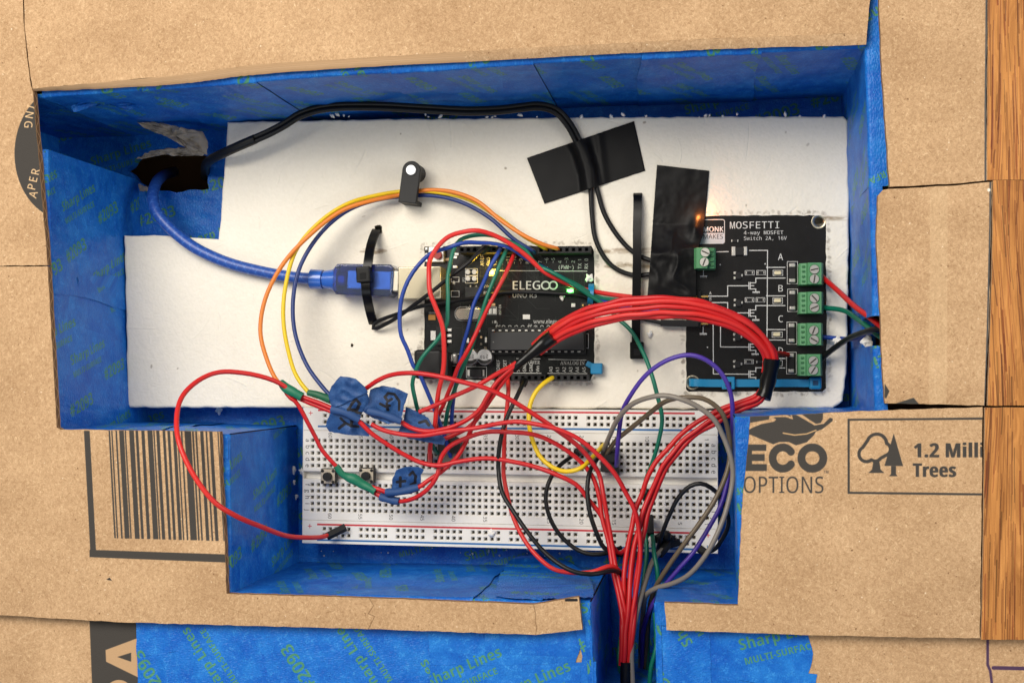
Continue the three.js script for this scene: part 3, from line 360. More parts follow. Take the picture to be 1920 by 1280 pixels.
// ---------------------------------------------------------------- black switch board with green terminals
{
  const H = 16.5, c0 = pt(1285, 402, H), c1 = pt(1553, 402, H), c2 = pt(1285, 736, H), W = c0.distanceTo(c1) / MM, D = c0.distanceTo(c2) / MM, K = 15;
  const b = boardGroup('switch_board', 'black four-channel switch board with green screw terminals, sunk in the foam', 'circuit board', 1419, 569, H, 0);
  const [c, g] = canvas(W * K, D * K); fillNoise(g, c.width, c.height, (x, y) => { const n = (hash2(x, y, 22) - 0.5) * 8 + (vnoise(x / 26, y / 26, 4) - 0.5) * 6; return [21 + n, 20 + n, 20 + n]; });
  const to = (px, py) => { const p = local(b, px, py, H); return [(p.x / MM + W / 2) * K, (p.z / MM + D / 2) * K]; }; frame(g, to, 1419, 569);
  g.fillStyle = '#dcdcd8'; g.strokeStyle = '#dcdcd8'; const Q = (u, v) => [1180 + u / 4, 380 + v / 4];
  const say = (t, u, v, w, size, font = 'monospace') => { const [x, y] = Q(u, v); g.save(); g.translate(x, y); g.font = `${size}px ${font}`; const mw = g.measureText(t).width; if (w) g.scale(w / 4 / mw, 1); g.fillText(t, 0, 0); g.restore(); };
  const line = (...p) => { path(g, p.map(([u, v]) => Q(u, v))); g.stroke(); };
  say('MOSFETTI', 750, 190, 385, 18); say('4-way MOSFET', 858, 236, 300, 9.5); say('Switch 2A, 16V', 858, 278, 325, 9.5);
  // maker's plate
  g.lineWidth = 1.4; { const [x, y] = Q(470, 122); g.beginPath(); g.roundRect(x, y, 61, 45, 4); g.stroke(); const [x2, y2] = Q(470, 222); g.fillStyle = '#c9ccd0'; g.beginPath(); g.roundRect(x2, y2, 61, 20, 3); g.fill(); g.fillStyle = '#e4e4e2'; say('MONK', 548, 212, 156, 13.5, 'sans-serif'); say('MONK', 550, 212, 156, 13.5, 'sans-serif'); g.fillStyle = '#1c1c1e'; say('MAKES', 548, 268, 156, 12, 'sans-serif'); }
  g.fillStyle = '#dcdcd8'; g.lineWidth = 1.7;
  line([650, 366], [745, 364]); line([900, 357], [1038, 357], [1034, 1050]); line([554, 495], [554, 545]); for (const [u, v] of [[554, 548], [553, 982], [952, 668], [950, 876], [945, 1132], [945, 1340]]) { line([u - 28, v], [u + 28, v]); g.lineWidth = 1; for (let i = 0; i < 5; i++) line([u - 24 + i * 11, v + 12], [u - 18 + i * 11, v + 2]); g.lineWidth = 1.7; }
  const rows = [[485, 565, 622, 'A', 430], [698, 771, 826, 'B', 665], [950, 1028, 1082, 'C', 893], [1165, 1236, 1285, 'D', 1130]];
  for (const [y1, y2, yg, t, yt] of rows) { line([1035, y1], [1172, y1]); line([950, y2 + 35], [950, y2], [1172, y2]); say(t, 1115, yt, 0, 17); line([898, yg - 28], [898, yg + 28]); line([908, yg - 28], [908, yg + 28]); line([908, yg - 22], [950, yg - 22]); line([908, yg], [938, yg]); line([908, yg + 24], [950, yg + 24], [950, yg + 45]); g.beginPath(); g.arc(...Q(1034, y1), 1.6, 0, 7); g.fill(); }
  line([590, 700], [738, 700], [738, 622], [898, 622]); line([590, 748], [738, 748], [738, 826], [898, 826]); line([684, 900], [684, 1082], [898, 1082]); line([628, 880], [630, 1285], [898, 1285]); line([552, 930], [552, 982]);
  say('A', 597, 690, 0, 8); say('B', 597, 735, 0, 8); say('C', 597, 785, 0, 8);
  g.lineWidth = 1; for (const [x0, y0, x1, y1] of [[1186, 442, 1262, 608], [1188, 648, 1262, 815], [1183, 894, 1256, 1058], [1180, 1118, 1252, 1280], [1080, 506, 1152, 545], [1078, 714, 1150, 756], [1072, 968, 1148, 1008], [1068, 1180, 1148, 1220], [870, 508, 938, 540], [956, 508, 1022, 540], [870, 712, 936, 744], [952, 712, 1018, 744], [866, 1176, 932, 1206]]) { const p = Q(x0, y0); g.strokeRect(p[0], p[1], (x1 - x0) / 4, (y1 - y0) / 4); }
  for (const [u, v] of [[682, 462], [585, 1085], [1020, 458], [690, 900]]) { g.beginPath(); g.arc(...Q(u, v), 1.3, 0, 7); g.fill(); }
  { const dr = rng(701); g.setTransform(1, 0, 0, 1, 0, 0); for (let i = 0; i < 500; i++) { g.fillStyle = `rgba(190,185,172,${0.06 + dr() * 0.3})`; g.fillRect(dr() * c.width, dr() * c.height, 1 + dr() * 2, 1 + dr() * 2); } }
  const s = new THREE.Shape(), hw = W / 2 * MM, hd = D / 2 * MM, r0 = 2.6 * MM; s.moveTo(-hw + r0, -hd); s.lineTo(hw - r0, -hd); s.absarc(hw - r0, -hd + r0, r0, -Math.PI / 2, 0); s.lineTo(hw, hd - r0); s.absarc(hw - r0, hd - r0, r0, 0, Math.PI / 2); s.lineTo(-hw + r0, hd); s.absarc(-hw + r0, hd - r0, r0, Math.PI / 2, Math.PI); s.lineTo(-hw, -hd + r0); s.absarc(-hw + r0, -hd + r0, r0, Math.PI, Math.PI * 1.5);
  for (const [px, py] of [[1536, 415], [1299, 717]]) { const p = local(b, px, py, H), h = new THREE.Path(); h.absarc(p.x, -p.z, 1.6 * MM, 0, Math.PI * 2); s.holes.push(h); }
  const plate = new THREE.ExtrudeGeometry(s, { depth: 1.6 * MM, bevelEnabled: false, curveSegments: 16 }); plate.rotateX(-Math.PI / 2); plate.translate(0, -1.6 * MM, 0); { const u = plate.attributes.uv, p = plate.attributes.position; for (let i = 0; i < u.count; i++) u.setXY(i, p.getX(i) / (W * MM) + 0.5, 0.5 - p.getZ(i) / (D * MM)); }
  part('printed_board', plate, mat(0xffffff, 0.22, 0, { map: tex(c) }), b);
  for (const [px, py] of [[1536, 415], [1299, 717]]) { const p = local(b, px, py, H); part('mounting_ring', new THREE.LatheGeometry([[1.6, -1.5], [1.6, 0.1], [2.7, 0.1], [2.8, 0.01]].map(([a, h]) => new THREE.Vector2(a * MM, h * MM)), 28).translate(p.x, 0, p.z), mat(col(190, 182, 160), 0.35, 0.85, { side: THREE.DoubleSide }), b); }
  const C = (name, m, u0, v0, u1, v1, lo, hi, rr, label) => { const a = Q(u0, v0), q = Q(u1, v1); return chip(b, H, name, m, a[0], a[1], q[0], q[1], lo, hi, rr, label); };
  const green = mat(col(82, 146, 98), 0.5), greenDk = mat(col(48, 112, 66), 0.5);
  const terminal = (u0, v0, u1, v1, flip, scr) => {
    const a = Q(u0, v0), q = Q(u1, v1), A = local(b, a[0], a[1], H + 10), B = local(b, q[0], q[1], H + 10), w = (B.x - A.x) / MM, d = (B.z - A.z) / MM, cx = (A.x + B.x) / 2 / MM, cz = (A.z + B.z) / 2 / MM;
    const sh = new THREE.Shape(); [[-w / 2, 0], [w / 2, 0], [w / 2, 7.2], [w / 2 - 0.7, 8.6], [w / 2 - 0.9, 10], [-w / 2 + 3.2, 10], [-w / 2 + 2.6, 8.2], [-w / 2 + 0.6, 7.6], [-w / 2, 6.8]].forEach(([x, y], i) => i ? sh.lineTo(x * MM, y * MM) : sh.moveTo(x * MM, y * MM));
    const e = new THREE.ExtrudeGeometry(sh, { depth: d * MM - 0.0003, bevelEnabled: true, bevelSize: 0.15 * MM, bevelThickness: 0.15 * MM, bevelSegments: 2, bevelOffset: -0.15 * MM }); e.translate(0, 0, -d / 2 * MM + 0.00015); if (flip) e.rotateY(Math.PI); e.translate(cx * MM, 0, cz * MM);
    const t = part('screw_terminal', e, green, b); const sx = flip ? 1 : -1;
    part('rib', [-0.34, -0.12, 0.12, 0.34].map((k) => rbox(1.2, 0.8, 0.7, 0.15, cx + sx * (w / 2 - 1.6), 8.1, cz + k * d)), greenDk, t);
    for (const [u, v, ang] of scr) { const p = Q(u, v), [x, z] = spot(b, H, p[0], p[1], 10); part('screw_recess_shade', cyl(1.95, 1.95, 0.12, x, 10.04, z, 22), greenDk, t); const sc = part('screw', merge([cyl(1.65, 1.75, 0.5, x, 10.2, z, 22)]), tin, t); sc.geometry = merge([sc.geometry, ]); part('screw_slot', new THREE.BoxGeometry(2.9 * MM, 0.1 * MM, 0.5 * MM).rotateY(ang).translate(x * MM, 10.46 * MM, z * MM), mat(col(70, 66, 60), 0.6, 0.5), t); }  // darker green disc under each screw: shade of a recess put into colour
  };
  terminal(1278, 450, 1462, 610, false, [[1390, 500, 0.2], [1390, 572, 1.4]]); terminal(1276, 668, 1462, 828, false, [[1390, 715, 2.3], [1390, 785, 0.4]]); terminal(1272, 902, 1460, 1068, false, [[1385, 957, 1.2], [1387, 1028, 2.6]]); terminal(1270, 1135, 1454, 1298, false, [[1382, 1185, 0.7], [1382, 1255, 1.0]]); terminal(486, 336, 650, 490, true, [[570, 372, 2.7], [563, 445, 1.2]]);
  [[1190, 446, 1258, 604], [1192, 652, 1258, 811], [1187, 898, 1252, 1054], [1184, 1122, 1248, 1282]].forEach(([u0, v0, u1, v1]) => { const d = C('flat_fuse', black, u0 + 12, v0 + 34, u1 - 8, v1 - 34, 0, 1.6, 0.15); C('fuse_cap', tin, u0 + 10, v0 + 6, u1 - 8, v0 + 38, 0, 1.5, 0.4); C('fuse_cap', tin, u0 + 10, v1 - 38, u1 - 8, v1 - 6, 0, 1.5, 0.4); });
  [[1086, 512], [1084, 720], [1078, 974], [1074, 1186]].forEach(([u, v]) => { C('indicator', mat(col(226, 214, 176), 0.4), u + 6, v, u + 54, v + 26, 0, 0.8, 0.15); C('solder_end', tin, u, v + 3, u + 8, v + 24, 0, 0.5, 0.1); C('solder_end', tin, u + 52, v + 3, u + 60, v + 24, 0, 0.5, 0.1); });
  [[784, 516], [784, 720], [780, 978], [780, 1180]].forEach(([u, v]) => { C('transistor', blackMatte, u + 14, v + 6, u + 56, v + 56, 0, 1, 0.15); for (const [x, y] of [[0, 0], [0, 38], [50, 18]]) C('transistor_leg', tin, u + x, v + y, u + x + 20, v + y + 20, 0, 0.5, 0.15); });
  [[872, 510], [958, 510], [872, 714], [954, 714], [868, 1178], [950, 1178], [762, 270]].forEach(([u, v]) => { C('chip_resistor', blackMatte, u + 12, v + 5, u + 50, v + 25, 0, 0.55, 0.1); C('solder_end', tin, u + 4, v + 6, u + 14, v + 24, 0, 0.5, 0.1); C('solder_end', tin, u + 48, v + 6, u + 58, v + 24, 0, 0.5, 0.1); });
  C('resistor', blackMatte, 796, 332, 862, 392, 0, 1.1, 0.15); C('solder_end', tin, 768, 328, 800, 398, 0, 1, 0.25); C('solder_end', tin, 858, 328, 888, 396, 0, 1, 0.25);
  // angled pin strip
  C('pin_strip', black, 508, 660, 540, 940, 0, 2.6, 0.2); part('pin', [704, 754, 804, 856, 908].map((v) => { const p = Q(455, v), [x, z] = spot(b, H, p[0], p[1], 1.8); return box(14, 0.6, 0.6, x, 1.8, z); }), brass, b); part('solder_joint', [704, 754, 804, 856, 908].map((v) => { const p = Q(562, v), [x, z] = spot(b, H, p[0], p[1], 0.6); return cyl(0.3, 0.8, 0.9, x, 0.45, z, 12); }), tin, b);
  // the orange lamp under the tape
  { const [x, z] = spot(b, H, 1312, 408, 1); part('lamp_lens', rbox(1.0, 0.6, 0.8, 0.2, x, 0.4, z), new THREE.MeshStandardMaterial({ color: new THREE.Color().setRGB(0.9, 0.3, 0.1), emissive: new THREE.Color().setRGB(1, 0.25, 0.04), emissiveIntensity: 6 }), b, 'glowing orange lamp half under the tape'); const l = new THREE.PointLight(new THREE.Color().setRGB(1, 0.28, 0.06), 0.0006, 0, 2); l.position.set(x * MM, 2.4 * MM, (z - 0.6) * MM); l.castShadow = true; l.shadow.radius = 0.05; b.add(l); }
}

// ---------------------------------------------------------------- breadboard
const BB = { a: pt(584, 825.5, 18), b: pt(1328.3, 834.8, 18), c: pt(585, 956.5, 18) };
const bbAng = Math.atan2(-(BB.b.z - BB.a.z), BB.b.x - BB.a.x), bbMid = BB.a.clone().add(BB.b).multiplyScalar(0.5).add(new THREE.Vector3(0, 0, 5.5 * 2.54 * MM).applyAxisAngle(new THREE.Vector3(0, 1, 0), Math.atan2(-(BB.b.z - BB.a.z), BB.b.x - BB.a.x)));
{
  const t = thing('breadboard', 'white solderless breadboard with red and blue rails, below the foam slab', 'breadboard'); t.position.copy(bbMid).setY(0); t.rotation.y = bbAng; t.updateMatrixWorld(true);
  const T = 18, L = 165.5, Wd = 54.6, pitch = 2.54, K = 12, [c, g] = canvas(L * K, Wd * K);
  fillNoise(g, c.width, c.height, (x, y) => { const n = (hash2(x, y, 51) - 0.5) * 5 + (fbm(x / 120, y / 120, 52) - 0.5) * 8; return [236 + n, 233 + n, 226 + n]; });
  g.setTransform(K, 0, 0, K, L * K / 2, Wd * K / 2);
  const row = (k) => (k < 5 ? -5.5 + k : 1.5 + (k - 5)) * pitch, rail = [-9.45, -8.45, 8.45, 9.45].map((v) => v * pitch), colX = (k) => (k - 31) * pitch;   // k = 0 is column 63
  const lineH = (z, cc) => { g.fillStyle = cc; g.fillRect(-L / 2 + 6.2, z - 0.36, L - 15, 0.72); };
  lineH(-10.3 * pitch, '#c8323a'); lineH(-7.75 * pitch, '#2468a8'); lineH(7.75 * pitch, '#c8323a'); lineH(10.2 * pitch, '#2468a8');
  g.textAlign = 'center'; g.textBaseline = 'middle'; const turned = (s, x, z, size, cc) => { g.save(); g.translate(x, z); g.rotate(Math.PI / 2); g.fillStyle = cc; g.font = `${size}px sans-serif`; g.fillText(s, 0, 0); g.restore(); };
  for (let n = 1; n <= 63; n++) if (n === 1 || n % 5 === 0) { turned(String(n), colX(63 - n), row(0) - 2.0 * 1.1, 2.1, '#33312f'); turned(String(n), colX(63 - n), row(9) + 2.2, 2.1, '#33312f'); }
  'abcdefghij'.split('').forEach((s, k) => { turned(s, -L / 2 + 1.7, row(k), 2.6, '#33312f'); turned(s, L / 2 - 1.9, row(k), 2.6, '#33312f'); });
  for (const x of [-L / 2 + 2.8, L / 2 - 4]) { for (const [z, s, cc] of [[-9.45 * pitch - 1, '+', '#c8323a'], [-7.85 * pitch, '-', '#2468a8'], [8.05 * pitch, '+', '#c8323a'], [9.7 * pitch, '-', '#2468a8']]) turned(s, x, z, 3.6, cc); }
  const uvf = (x, z) => [x / MM / L + 0.5, 0.5 - z / MM / Wd], top = bag(), pit = bag(), clips = bag();
  const quad = (x0, z0, y0, x1, z1, y1) => { const A = new THREE.Vector3(x0 * MM, y0 * MM, z0 * MM), B = new THREE.Vector3(x1 * MM, y0 * MM, z0 * MM), Cc = new THREE.Vector3(x0 * MM, y1 * MM, z1 * MM), Dd = new THREE.Vector3(x1 * MM, y1 * MM, z1 * MM), n = new THREE.Vector3().subVectors(Cc, A).cross(new THREE.Vector3().subVectors(B, A)).normalize(); for (const v of [A, Cc, B, B, Cc, Dd]) { top.P.push(v.x, v.y, v.z); top.N.push(n.x, n.y, n.z); top.U.push(...uvf(v.x, v.z)); } };
  const h = pitch / 2, x0 = -L / 2 + 0.3, x1 = L / 2 - 0.3; let z = -Wd / 2 + 0.3;
  const flatTo = (zz) => { if (zz > z + 1e-6) quad(x0, z, T, x1, zz, T); z = zz; };
  const holes = (zc, test) => { flatTo(zc - h); quad(x0, z, T, colX(0) - h, z + pitch, T); for (let k = 0; k < 63; k++) { if (test(k)) pitCell(top, 0, 0, colX(k), zc, h, 0.9, 0.6, 0.42, 4.5, T, uvf, pit, clips); else quad(colX(k) - h, z, T, colX(k) + h, z + pitch, T); } quad(colX(62) + h, z, T, x1, z + pitch, T); z += pitch; };
  const groove = (zc, w, dep) => { flatTo(zc - w / 2); quad(x0, z, T, x1, zc, T - dep); quad(x0, zc, T - dep, x1, zc + w / 2, T); z = zc + w / 2; };
  const inRail = (k) => k >= 2 && k <= 60 && (k - 2) % 6 < 5;
  holes(rail[0], inRail); holes(rail[1], inRail); groove(-7.1 * pitch, 0.35, 0.5); for (let k = 0; k < 5; k++) holes(row(k), () => true);
  flatTo(-1.7); for (const [z1, y0, y1] of [[-1.45, T, T - 0.3], [-1.4, T - 0.3, T - 3], [1.4, T - 3, T - 3], [1.45, T - 3, T - 0.3], [1.7, T - 0.3, T]]) { quad(x0, z, y0, x1, z1, y1); z = z1; }
  for (let k = 5; k < 10; k++) holes(row(k), () => true); groove(7.1 * pitch, 0.35, 0.5); holes(rail[2], inRail); holes(rail[3], inRail); flatTo(Wd / 2 - 0.3);
  const m = mat(0xffffff, 0.48, 0, { map: tex(c) });
  part('board_face', toGeo(top), m, t); const pits = part('contact_holes', toGeo(pit), mat(col(224, 221, 213), 0.6), t); pits.userData.kind = 'stuff'; part('contact_clips', toGeo(clips), mat(col(120, 104, 78), 0.4, 1), t).userData.kind = 'stuff';
  const rim = []; for (const [w, d, x, zz] of [[L, 0.3, 0, Wd / 2 - 0.15], [L, 0.3, 0, -Wd / 2 + 0.15], [0.3, Wd - 0.6, L / 2 - 0.15, 0], [0.3, Wd - 0.6, -L / 2 + 0.15, 0]]) rim.push(box(w, 8.4, d, x, T - 4.25, zz)); rim.push(box(L - 0.7, 0.4, Wd - 0.7, 0, T - 8.2, 0));
  part('board_sides', rim, mat(col(224, 222, 214), 0.5), t); part('foam_pad', box(L - 8, T - 8.5, Wd - 6, 0, (T - 8.5) / 2, 0), mat(col(190, 186, 176), 0.9), t);
}
const bbHole = (n, r, h) => new THREE.Vector3((63 - n - 31) * 2.54 * MM, h * MM, (r < 5 ? -5.5 + r : 1.5 + r - 5) * 2.54 * MM).applyAxisAngle(new THREE.Vector3(0, 1, 0), bbAng).add(bbMid.clone().setY(0));

// ---------------------------------------------------------------- wires: helpers
const V = (p) => pt(p[0], p[1], p[2]);
const spline = (pts) => new THREE.CatmullRomCurve3(pts.map((p) => p.isVector3 ? p : V(p)), false, 'centripetal');
function sweep(curve, n, m, rad, squash = 1, phase = 0) {   // closed round sweep, radius rad(t) in mm
  const fr = curve.computeFrenetFrames(n, false), P = [], N = [], U = [], I = [], L = curve.getLength();
  for (let i = 0; i <= n; i++) { const t = i / n, c = curve.getPointAt(t), r = rad(t) * MM; for (let j = 0; j <= m; j++) { const a = j / m * Math.PI * 2 + phase, nn = fr.normals[i].clone().multiplyScalar(Math.cos(a)).addScaledVector(fr.binormals[i], Math.sin(a) * squash), p = c.clone().addScaledVector(nn, r); P.push(p.x, p.y, p.z); nn.normalize(); N.push(nn.x, nn.y, nn.z); U.push(t * L * 100, j / m); } }
  const W = m + 1; for (let i = 0; i < n; i++) for (let j = 0; j < m; j++) { const a = i * W + j, b = a + 1, c = a + W, d = c + 1; I.push(a, b, c, b, d, c); }
  for (const [i, s] of [[0, -1], [n, 1]]) { const c = curve.getPointAt(i / n), tg_ = curve.getTangentAt(i / n).multiplyScalar(s), k = P.length / 3; P.push(c.x, c.y, c.z); N.push(tg_.x, tg_.y, tg_.z); U.push(0, 0); for (let j = 0; j <= m; j++) { const q = (i * W + j) * 3; P.push(P[q], P[q + 1], P[q + 2]); N.push(tg_.x, tg_.y, tg_.z); U.push(0, 0); } for (let j = 0; j < m; j++) s > 0 ? I.push(k, k + 1 + j, k + 2 + j) : I.push(k, k + 2 + j, k + 1 + j); }
  const g = new THREE.BufferGeometry(); g.setAttribute('position', new THREE.Float32BufferAttribute(P, 3)); g.setAttribute('normal', new THREE.Float32BufferAttribute(N, 3)); g.setAttribute('uv', new THREE.Float32BufferAttribute(U, 2)); g.setIndex(I); return g;
}
const plastic = (r, g, b, rough = 0.42) => mat(col(r, g, b), rough);
const PVC = { red: plastic(196, 22, 26), bright: plastic(214, 42, 38), green: plastic(8, 108, 84), blue: plastic(24, 62, 150), navy: plastic(22, 48, 112), yellow: plastic(232, 196, 18), orange: plastic(226, 128, 44), purple: plastic(72, 48, 150), grey: plastic(128, 120, 110), brown: plastic(98, 84, 64), black: ink(22, 0.4) };
function lead(m, label, r, pts, heads = [], group) {        // one insulated wire; heads: [from, to] ends of its black plug housings
  const jr = rng(900 + (used.jumper_wire ?? 0) * 7), q = pts.map((p) => p.isVector3 ? p : V(p)); for (let i = 2; i < q.length - 2; i++) q[i].add(new THREE.Vector3(jr() - 0.5, jr() - 0.5, jr() - 0.5).multiplyScalar(0.0007)); const c = spline(q), n = Math.max(16, Math.min(130, Math.round(c.getLength() / MM / 2))), geo = sweep(c, n, 10, () => r);
  const t = thing('jumper_wire', label, 'wire', group ?? 'loose jumper wires'); part('insulation', geo, m, t);
  for (const h of heads) plug(t, h[0], h[1], h[2]); return t;
}
function plug(t, a, b, size = 2.5) { const p = a.isVector3 ? a : V(a), q = b.isVector3 ? b : V(b), L = p.distanceTo(q), g = new RoundedBoxGeometry(size * MM, L, size * MM, 2, 0.25 * MM); g.applyQuaternion(new THREE.Quaternion().setFromUnitVectors(new THREE.Vector3(0, 1, 0), q.clone().sub(p).normalize())); const m = p.clone().add(q).multiplyScalar(0.5); g.translate(m.x, m.y, m.z); return part('plug_housing', g, blackMatte, t); }
const stand = (p, h0, h1) => [new THREE.Vector3(p.x, h0 * MM, p.z), new THREE.Vector3(p.x, h1 * MM, p.z)];
function sleeve(name, label, category, m, pts, rad, group, squash = 1) { const c = spline(pts), L = c.getLength() / MM; const o = part(name, sweep(c, Math.max(14, Math.round(L / 0.9)), 16, rad, squash), m); return tag(o, label, category, group); }
function ribbon(pts, w, t, side, nv = 2) { const c = spline(pts), n = Math.max(10, Math.round(c.getLength() / MM / 1.2)); return skin(n, nv, (u, v) => { const p = c.getPointAt(u), tg_ = c.getTangentAt(u), s = (side ? side.clone() : new THREE.Vector3().crossVectors(new THREE.Vector3(0, 1, 0), tg_)).normalize(); return p.addScaledVector(s, (v - 0.5) * w * MM); }, t * MM); }
// a piece of tape or torn paper: outline in photo readings, height hf(px, py) in mm
function patch(poly, hf, t, rings = 7, seed = 1, jag = 1.2, step = 7) {
  const r = rng(seed), edge = []; for (let i = 0; i < poly.length; i++) { const a = poly[i], b = poly[(i + 1) % poly.length], L = Math.hypot(b[0] - a[0], b[1] - a[1]), n = Math.max(1, Math.round(L / step)); for (let k = 0; k < n; k++) { const f = k / n, j = k ? (r() - 0.5) * jag : 0; edge.push([a[0] + (b[0] - a[0]) * f + j, a[1] + (b[1] - a[1]) * f + j]); } }
  const cx = edge.reduce((s, p) => s + p[0], 0) / edge.length, cy = edge.reduce((s, p) => s + p[1], 0) / edge.length, n = edge.length, P = [], U = [], I = [];
  const put = (x, y, dh) => { const p = pt(x, y, hf(x, y) + dh); P.push(p.x, p.y, p.z); };
  for (const dh of [0, -t]) { put(cx, cy, dh); for (let k = 1; k <= rings; k++) for (const [x, y] of edge) put(cx + (x - cx) * k / rings, cy + (y - cy) * k / rings, dh); }
  // uv: metres across the piece itself, 0 to 1 over its own length and breadth
  let x0 = 1e9, x1 = -1e9, z0 = 1e9, z1 = -1e9; for (let i = 0; i < P.length; i += 3) { x0 = Math.min(x0, P[i]); x1 = Math.max(x1, P[i]); z0 = Math.min(z0, P[i + 2]); z1 = Math.max(z1, P[i + 2]); } for (let i = 0; i < P.length; i += 3) U.push((P[i] - x0) / (x1 - x0), 1 - (P[i + 2] - z0) / (z1 - z0));
  const M = 1 + rings * n, id = (s, k, j) => s * M + (k ? 1 + (k - 1) * n + (j % n + n) % n : 0); let area = 0; for (let i = 0; i < n; i++) { const a = edge[i], b = edge[(i + 1) % n]; area += a[0] * b[1] - a[1] * b[0]; } const flip = area > 0;
  const tri = (a, b, c) => flip ? I.push(a, c, b) : I.push(a, b, c);
  for (let s = 0; s < 2; s++) for (let k = 0; k < rings; k++) for (let j = 0; j < n; j++) { const f = s ? (a, b, c) => tri(a, c, b) : tri; if (!k) f(id(s, 0, 0), id(s, 1, j), id(s, 1, j + 1)); else { f(id(s, k, j), id(s, k + 1, j), id(s, k, j + 1)); f(id(s, k, j + 1), id(s, k + 1, j), id(s, k + 1, j + 1)); } }
  for (let j = 0; j < n; j++) { const a = id(0, rings, j), b = id(0, rings, j + 1), c = id(1, rings, j), d = id(1, rings, j + 1); tri(a, c, b); tri(b, c, d); }
  const g = new THREE.BufferGeometry(); g.setAttribute('position', new THREE.Float32BufferAttribute(P, 3)); g.setAttribute('uv', new THREE.Float32BufferAttribute(U, 2)); g.setIndex(I); g.computeVertexNormals(); g.userData = { x0, x1, z0, z1 }; return g;
}

// ---------------------------------------------------------------- orange, yellow and blue leads through the clip
const SIG = 0.84;
lead(PVC.orange, 'orange wire arching from the controller board through the black clip', SIG, [[1046, 470, 20], [1045, 466, 25], [1020, 459, 29], [985, 444, 30], [940, 412, 29], [895, 378, 27], [850, 361, 25], [800, 357, 23], [765, 362, 22], [735, 367, 23], [690, 378, 28], [640, 395, 31], [580, 440, 34], [530, 495, 36], [497, 560, 38], [488, 620, 39], [498, 670, 40], [518, 712, 41], [535, 727, 41]]);
lead(PVC.yellow, 'yellow wire arching from the controller board through the black clip', SIG, [[1024, 470, 20], [1022, 465, 25], [985, 445, 28], [930, 406, 27], [880, 373, 25], [820, 361, 23], [765, 359, 21], [700, 368, 24], [650, 382, 28], [600, 414, 31], [556, 468, 34], [534, 540, 36], [531, 600, 37], [540, 660, 38], [555, 705, 39], [582, 738, 40], [596, 744, 40]]);
lead(PVC.navy, 'dark blue wire arching from the controller board under the black clip', SIG, [[1002, 474, 21], [998, 470, 26], [965, 448, 27], [920, 411, 26], [870, 380, 24], [820, 367, 22], [765, 366, 20], [700, 376, 21.5], [648, 396, 25], [600, 440, 29], [562, 500, 32], [549, 560, 34], [553, 620, 36], [575, 680, 38], [600, 720, 40], [622, 745, 41]]);
// ---------------------------------------------------------------- thin leads from the controller's upper header
const LED_R = 0.82;
lead(PVC.red, 'red wire running straight down from the controller\'s upper header', LED_R, [[964, 477, 21], [962, 481, 27], [946, 515, 31], [919, 572, 33], [898, 614, 33], [877, 658, 33], [860, 690, 32], [850, 711, 31], [842, 733, 30], [829, 760, 28], [821, 781, 26], [818, 806, 22], [817, 830, 19]]);
lead(PVC.green, 'green wire running down beside the straight red one', LED_R, [[950, 468, 21], [948, 473, 27], [938, 494, 29], [925, 521, 30], [912, 563, 31], [898, 610, 30], [887, 645, 30], [868, 690, 29], [852, 729, 28], [842, 762, 26], [835, 796, 23], [833, 836, 19]]);
lead(PVC.blue, 'blue wire running down beside the straight green one', LED_R, [[938, 466, 21], [936, 471, 27], [919, 498, 29], [902, 538, 29], [889, 572, 29], [877, 614, 29], [866, 652, 28], [858, 700, 27], [851, 746, 25], [847, 787, 23], [850, 824, 19]]);
lead(PVC.bright, 'red wire looping high over the controller board to the switch board', 0.92, [[806, 868, 17], [806, 862, 24], [808, 835, 30], [815, 798, 34], [819, 767, 36], [823, 735, 38], [831, 690, 40], [832, 644, 42], [828, 610, 43], [817, 576, 44], [808, 547, 44], [803, 517, 43], [805, 490, 41], [817, 466, 39], [841, 445, 37], [868, 434, 36], [898, 434, 35], [929, 443, 33], [961, 461, 31], [988, 480, 29], [1018, 507, 27], [1045, 523, 25], [1075, 537, 23], [1115, 548, 21], [1180, 556, 20], [1236, 560, 19.5]], [[[806, 869, 17.5], [806, 855, 23]], [[1234, 559, 19], [1300, 556, 19]]]);
lead(PVC.green, 'green wire looping over the controller board to the switch board', LED_R, [[829, 858, 17.5], [826, 851, 20], [818, 848, 23], [810, 834, 27], [797, 798, 31], [784, 767, 33], [777, 746, 35], [773, 721, 36], [777, 700, 37], [792, 673, 38], [820, 635, 38], [836, 608, 38], [841, 585, 38], [840, 555, 38], [840, 521, 37], [843, 494, 36], [849, 471, 34], [862, 452, 33], [887, 440, 31], [919, 440, 30], [950, 450, 29], [986, 471, 28], [1003, 492, 28], [1040, 515, 26], [1080, 533, 24], [1102, 546, 23], [1122, 556, 21], [1150, 563, 20], [1190, 567, 19.5], [1238, 569, 19.5]], [[[1236, 569, 19], [1300, 568.5, 19]]]);
lead(PVC.blue, 'blue wire looping widest over the controller board and socket', LED_R, [[849, 868, 17], [847, 861, 21], [842, 844, 25], [836, 822, 28], [829, 800, 30], [810, 756, 33], [798, 729, 34], [783, 698, 36], [777, 686, 37], [763, 656, 38], [753, 627, 39], [750, 589, 39], [753, 555, 39], [765, 523, 39], [784, 498, 38], [809, 477, 37], [839, 463, 35], [868, 456, 34], [898, 455, 32], [929, 459, 30.5], [961, 468, 29], [985, 482, 27], [1040, 512, 25], [1085, 538, 22.5], [1115, 557, 21], [1150, 572, 20], [1200, 581, 19.5], [1238, 582, 19.5]], [[[1236, 582, 19], [1300, 581, 19]]]);
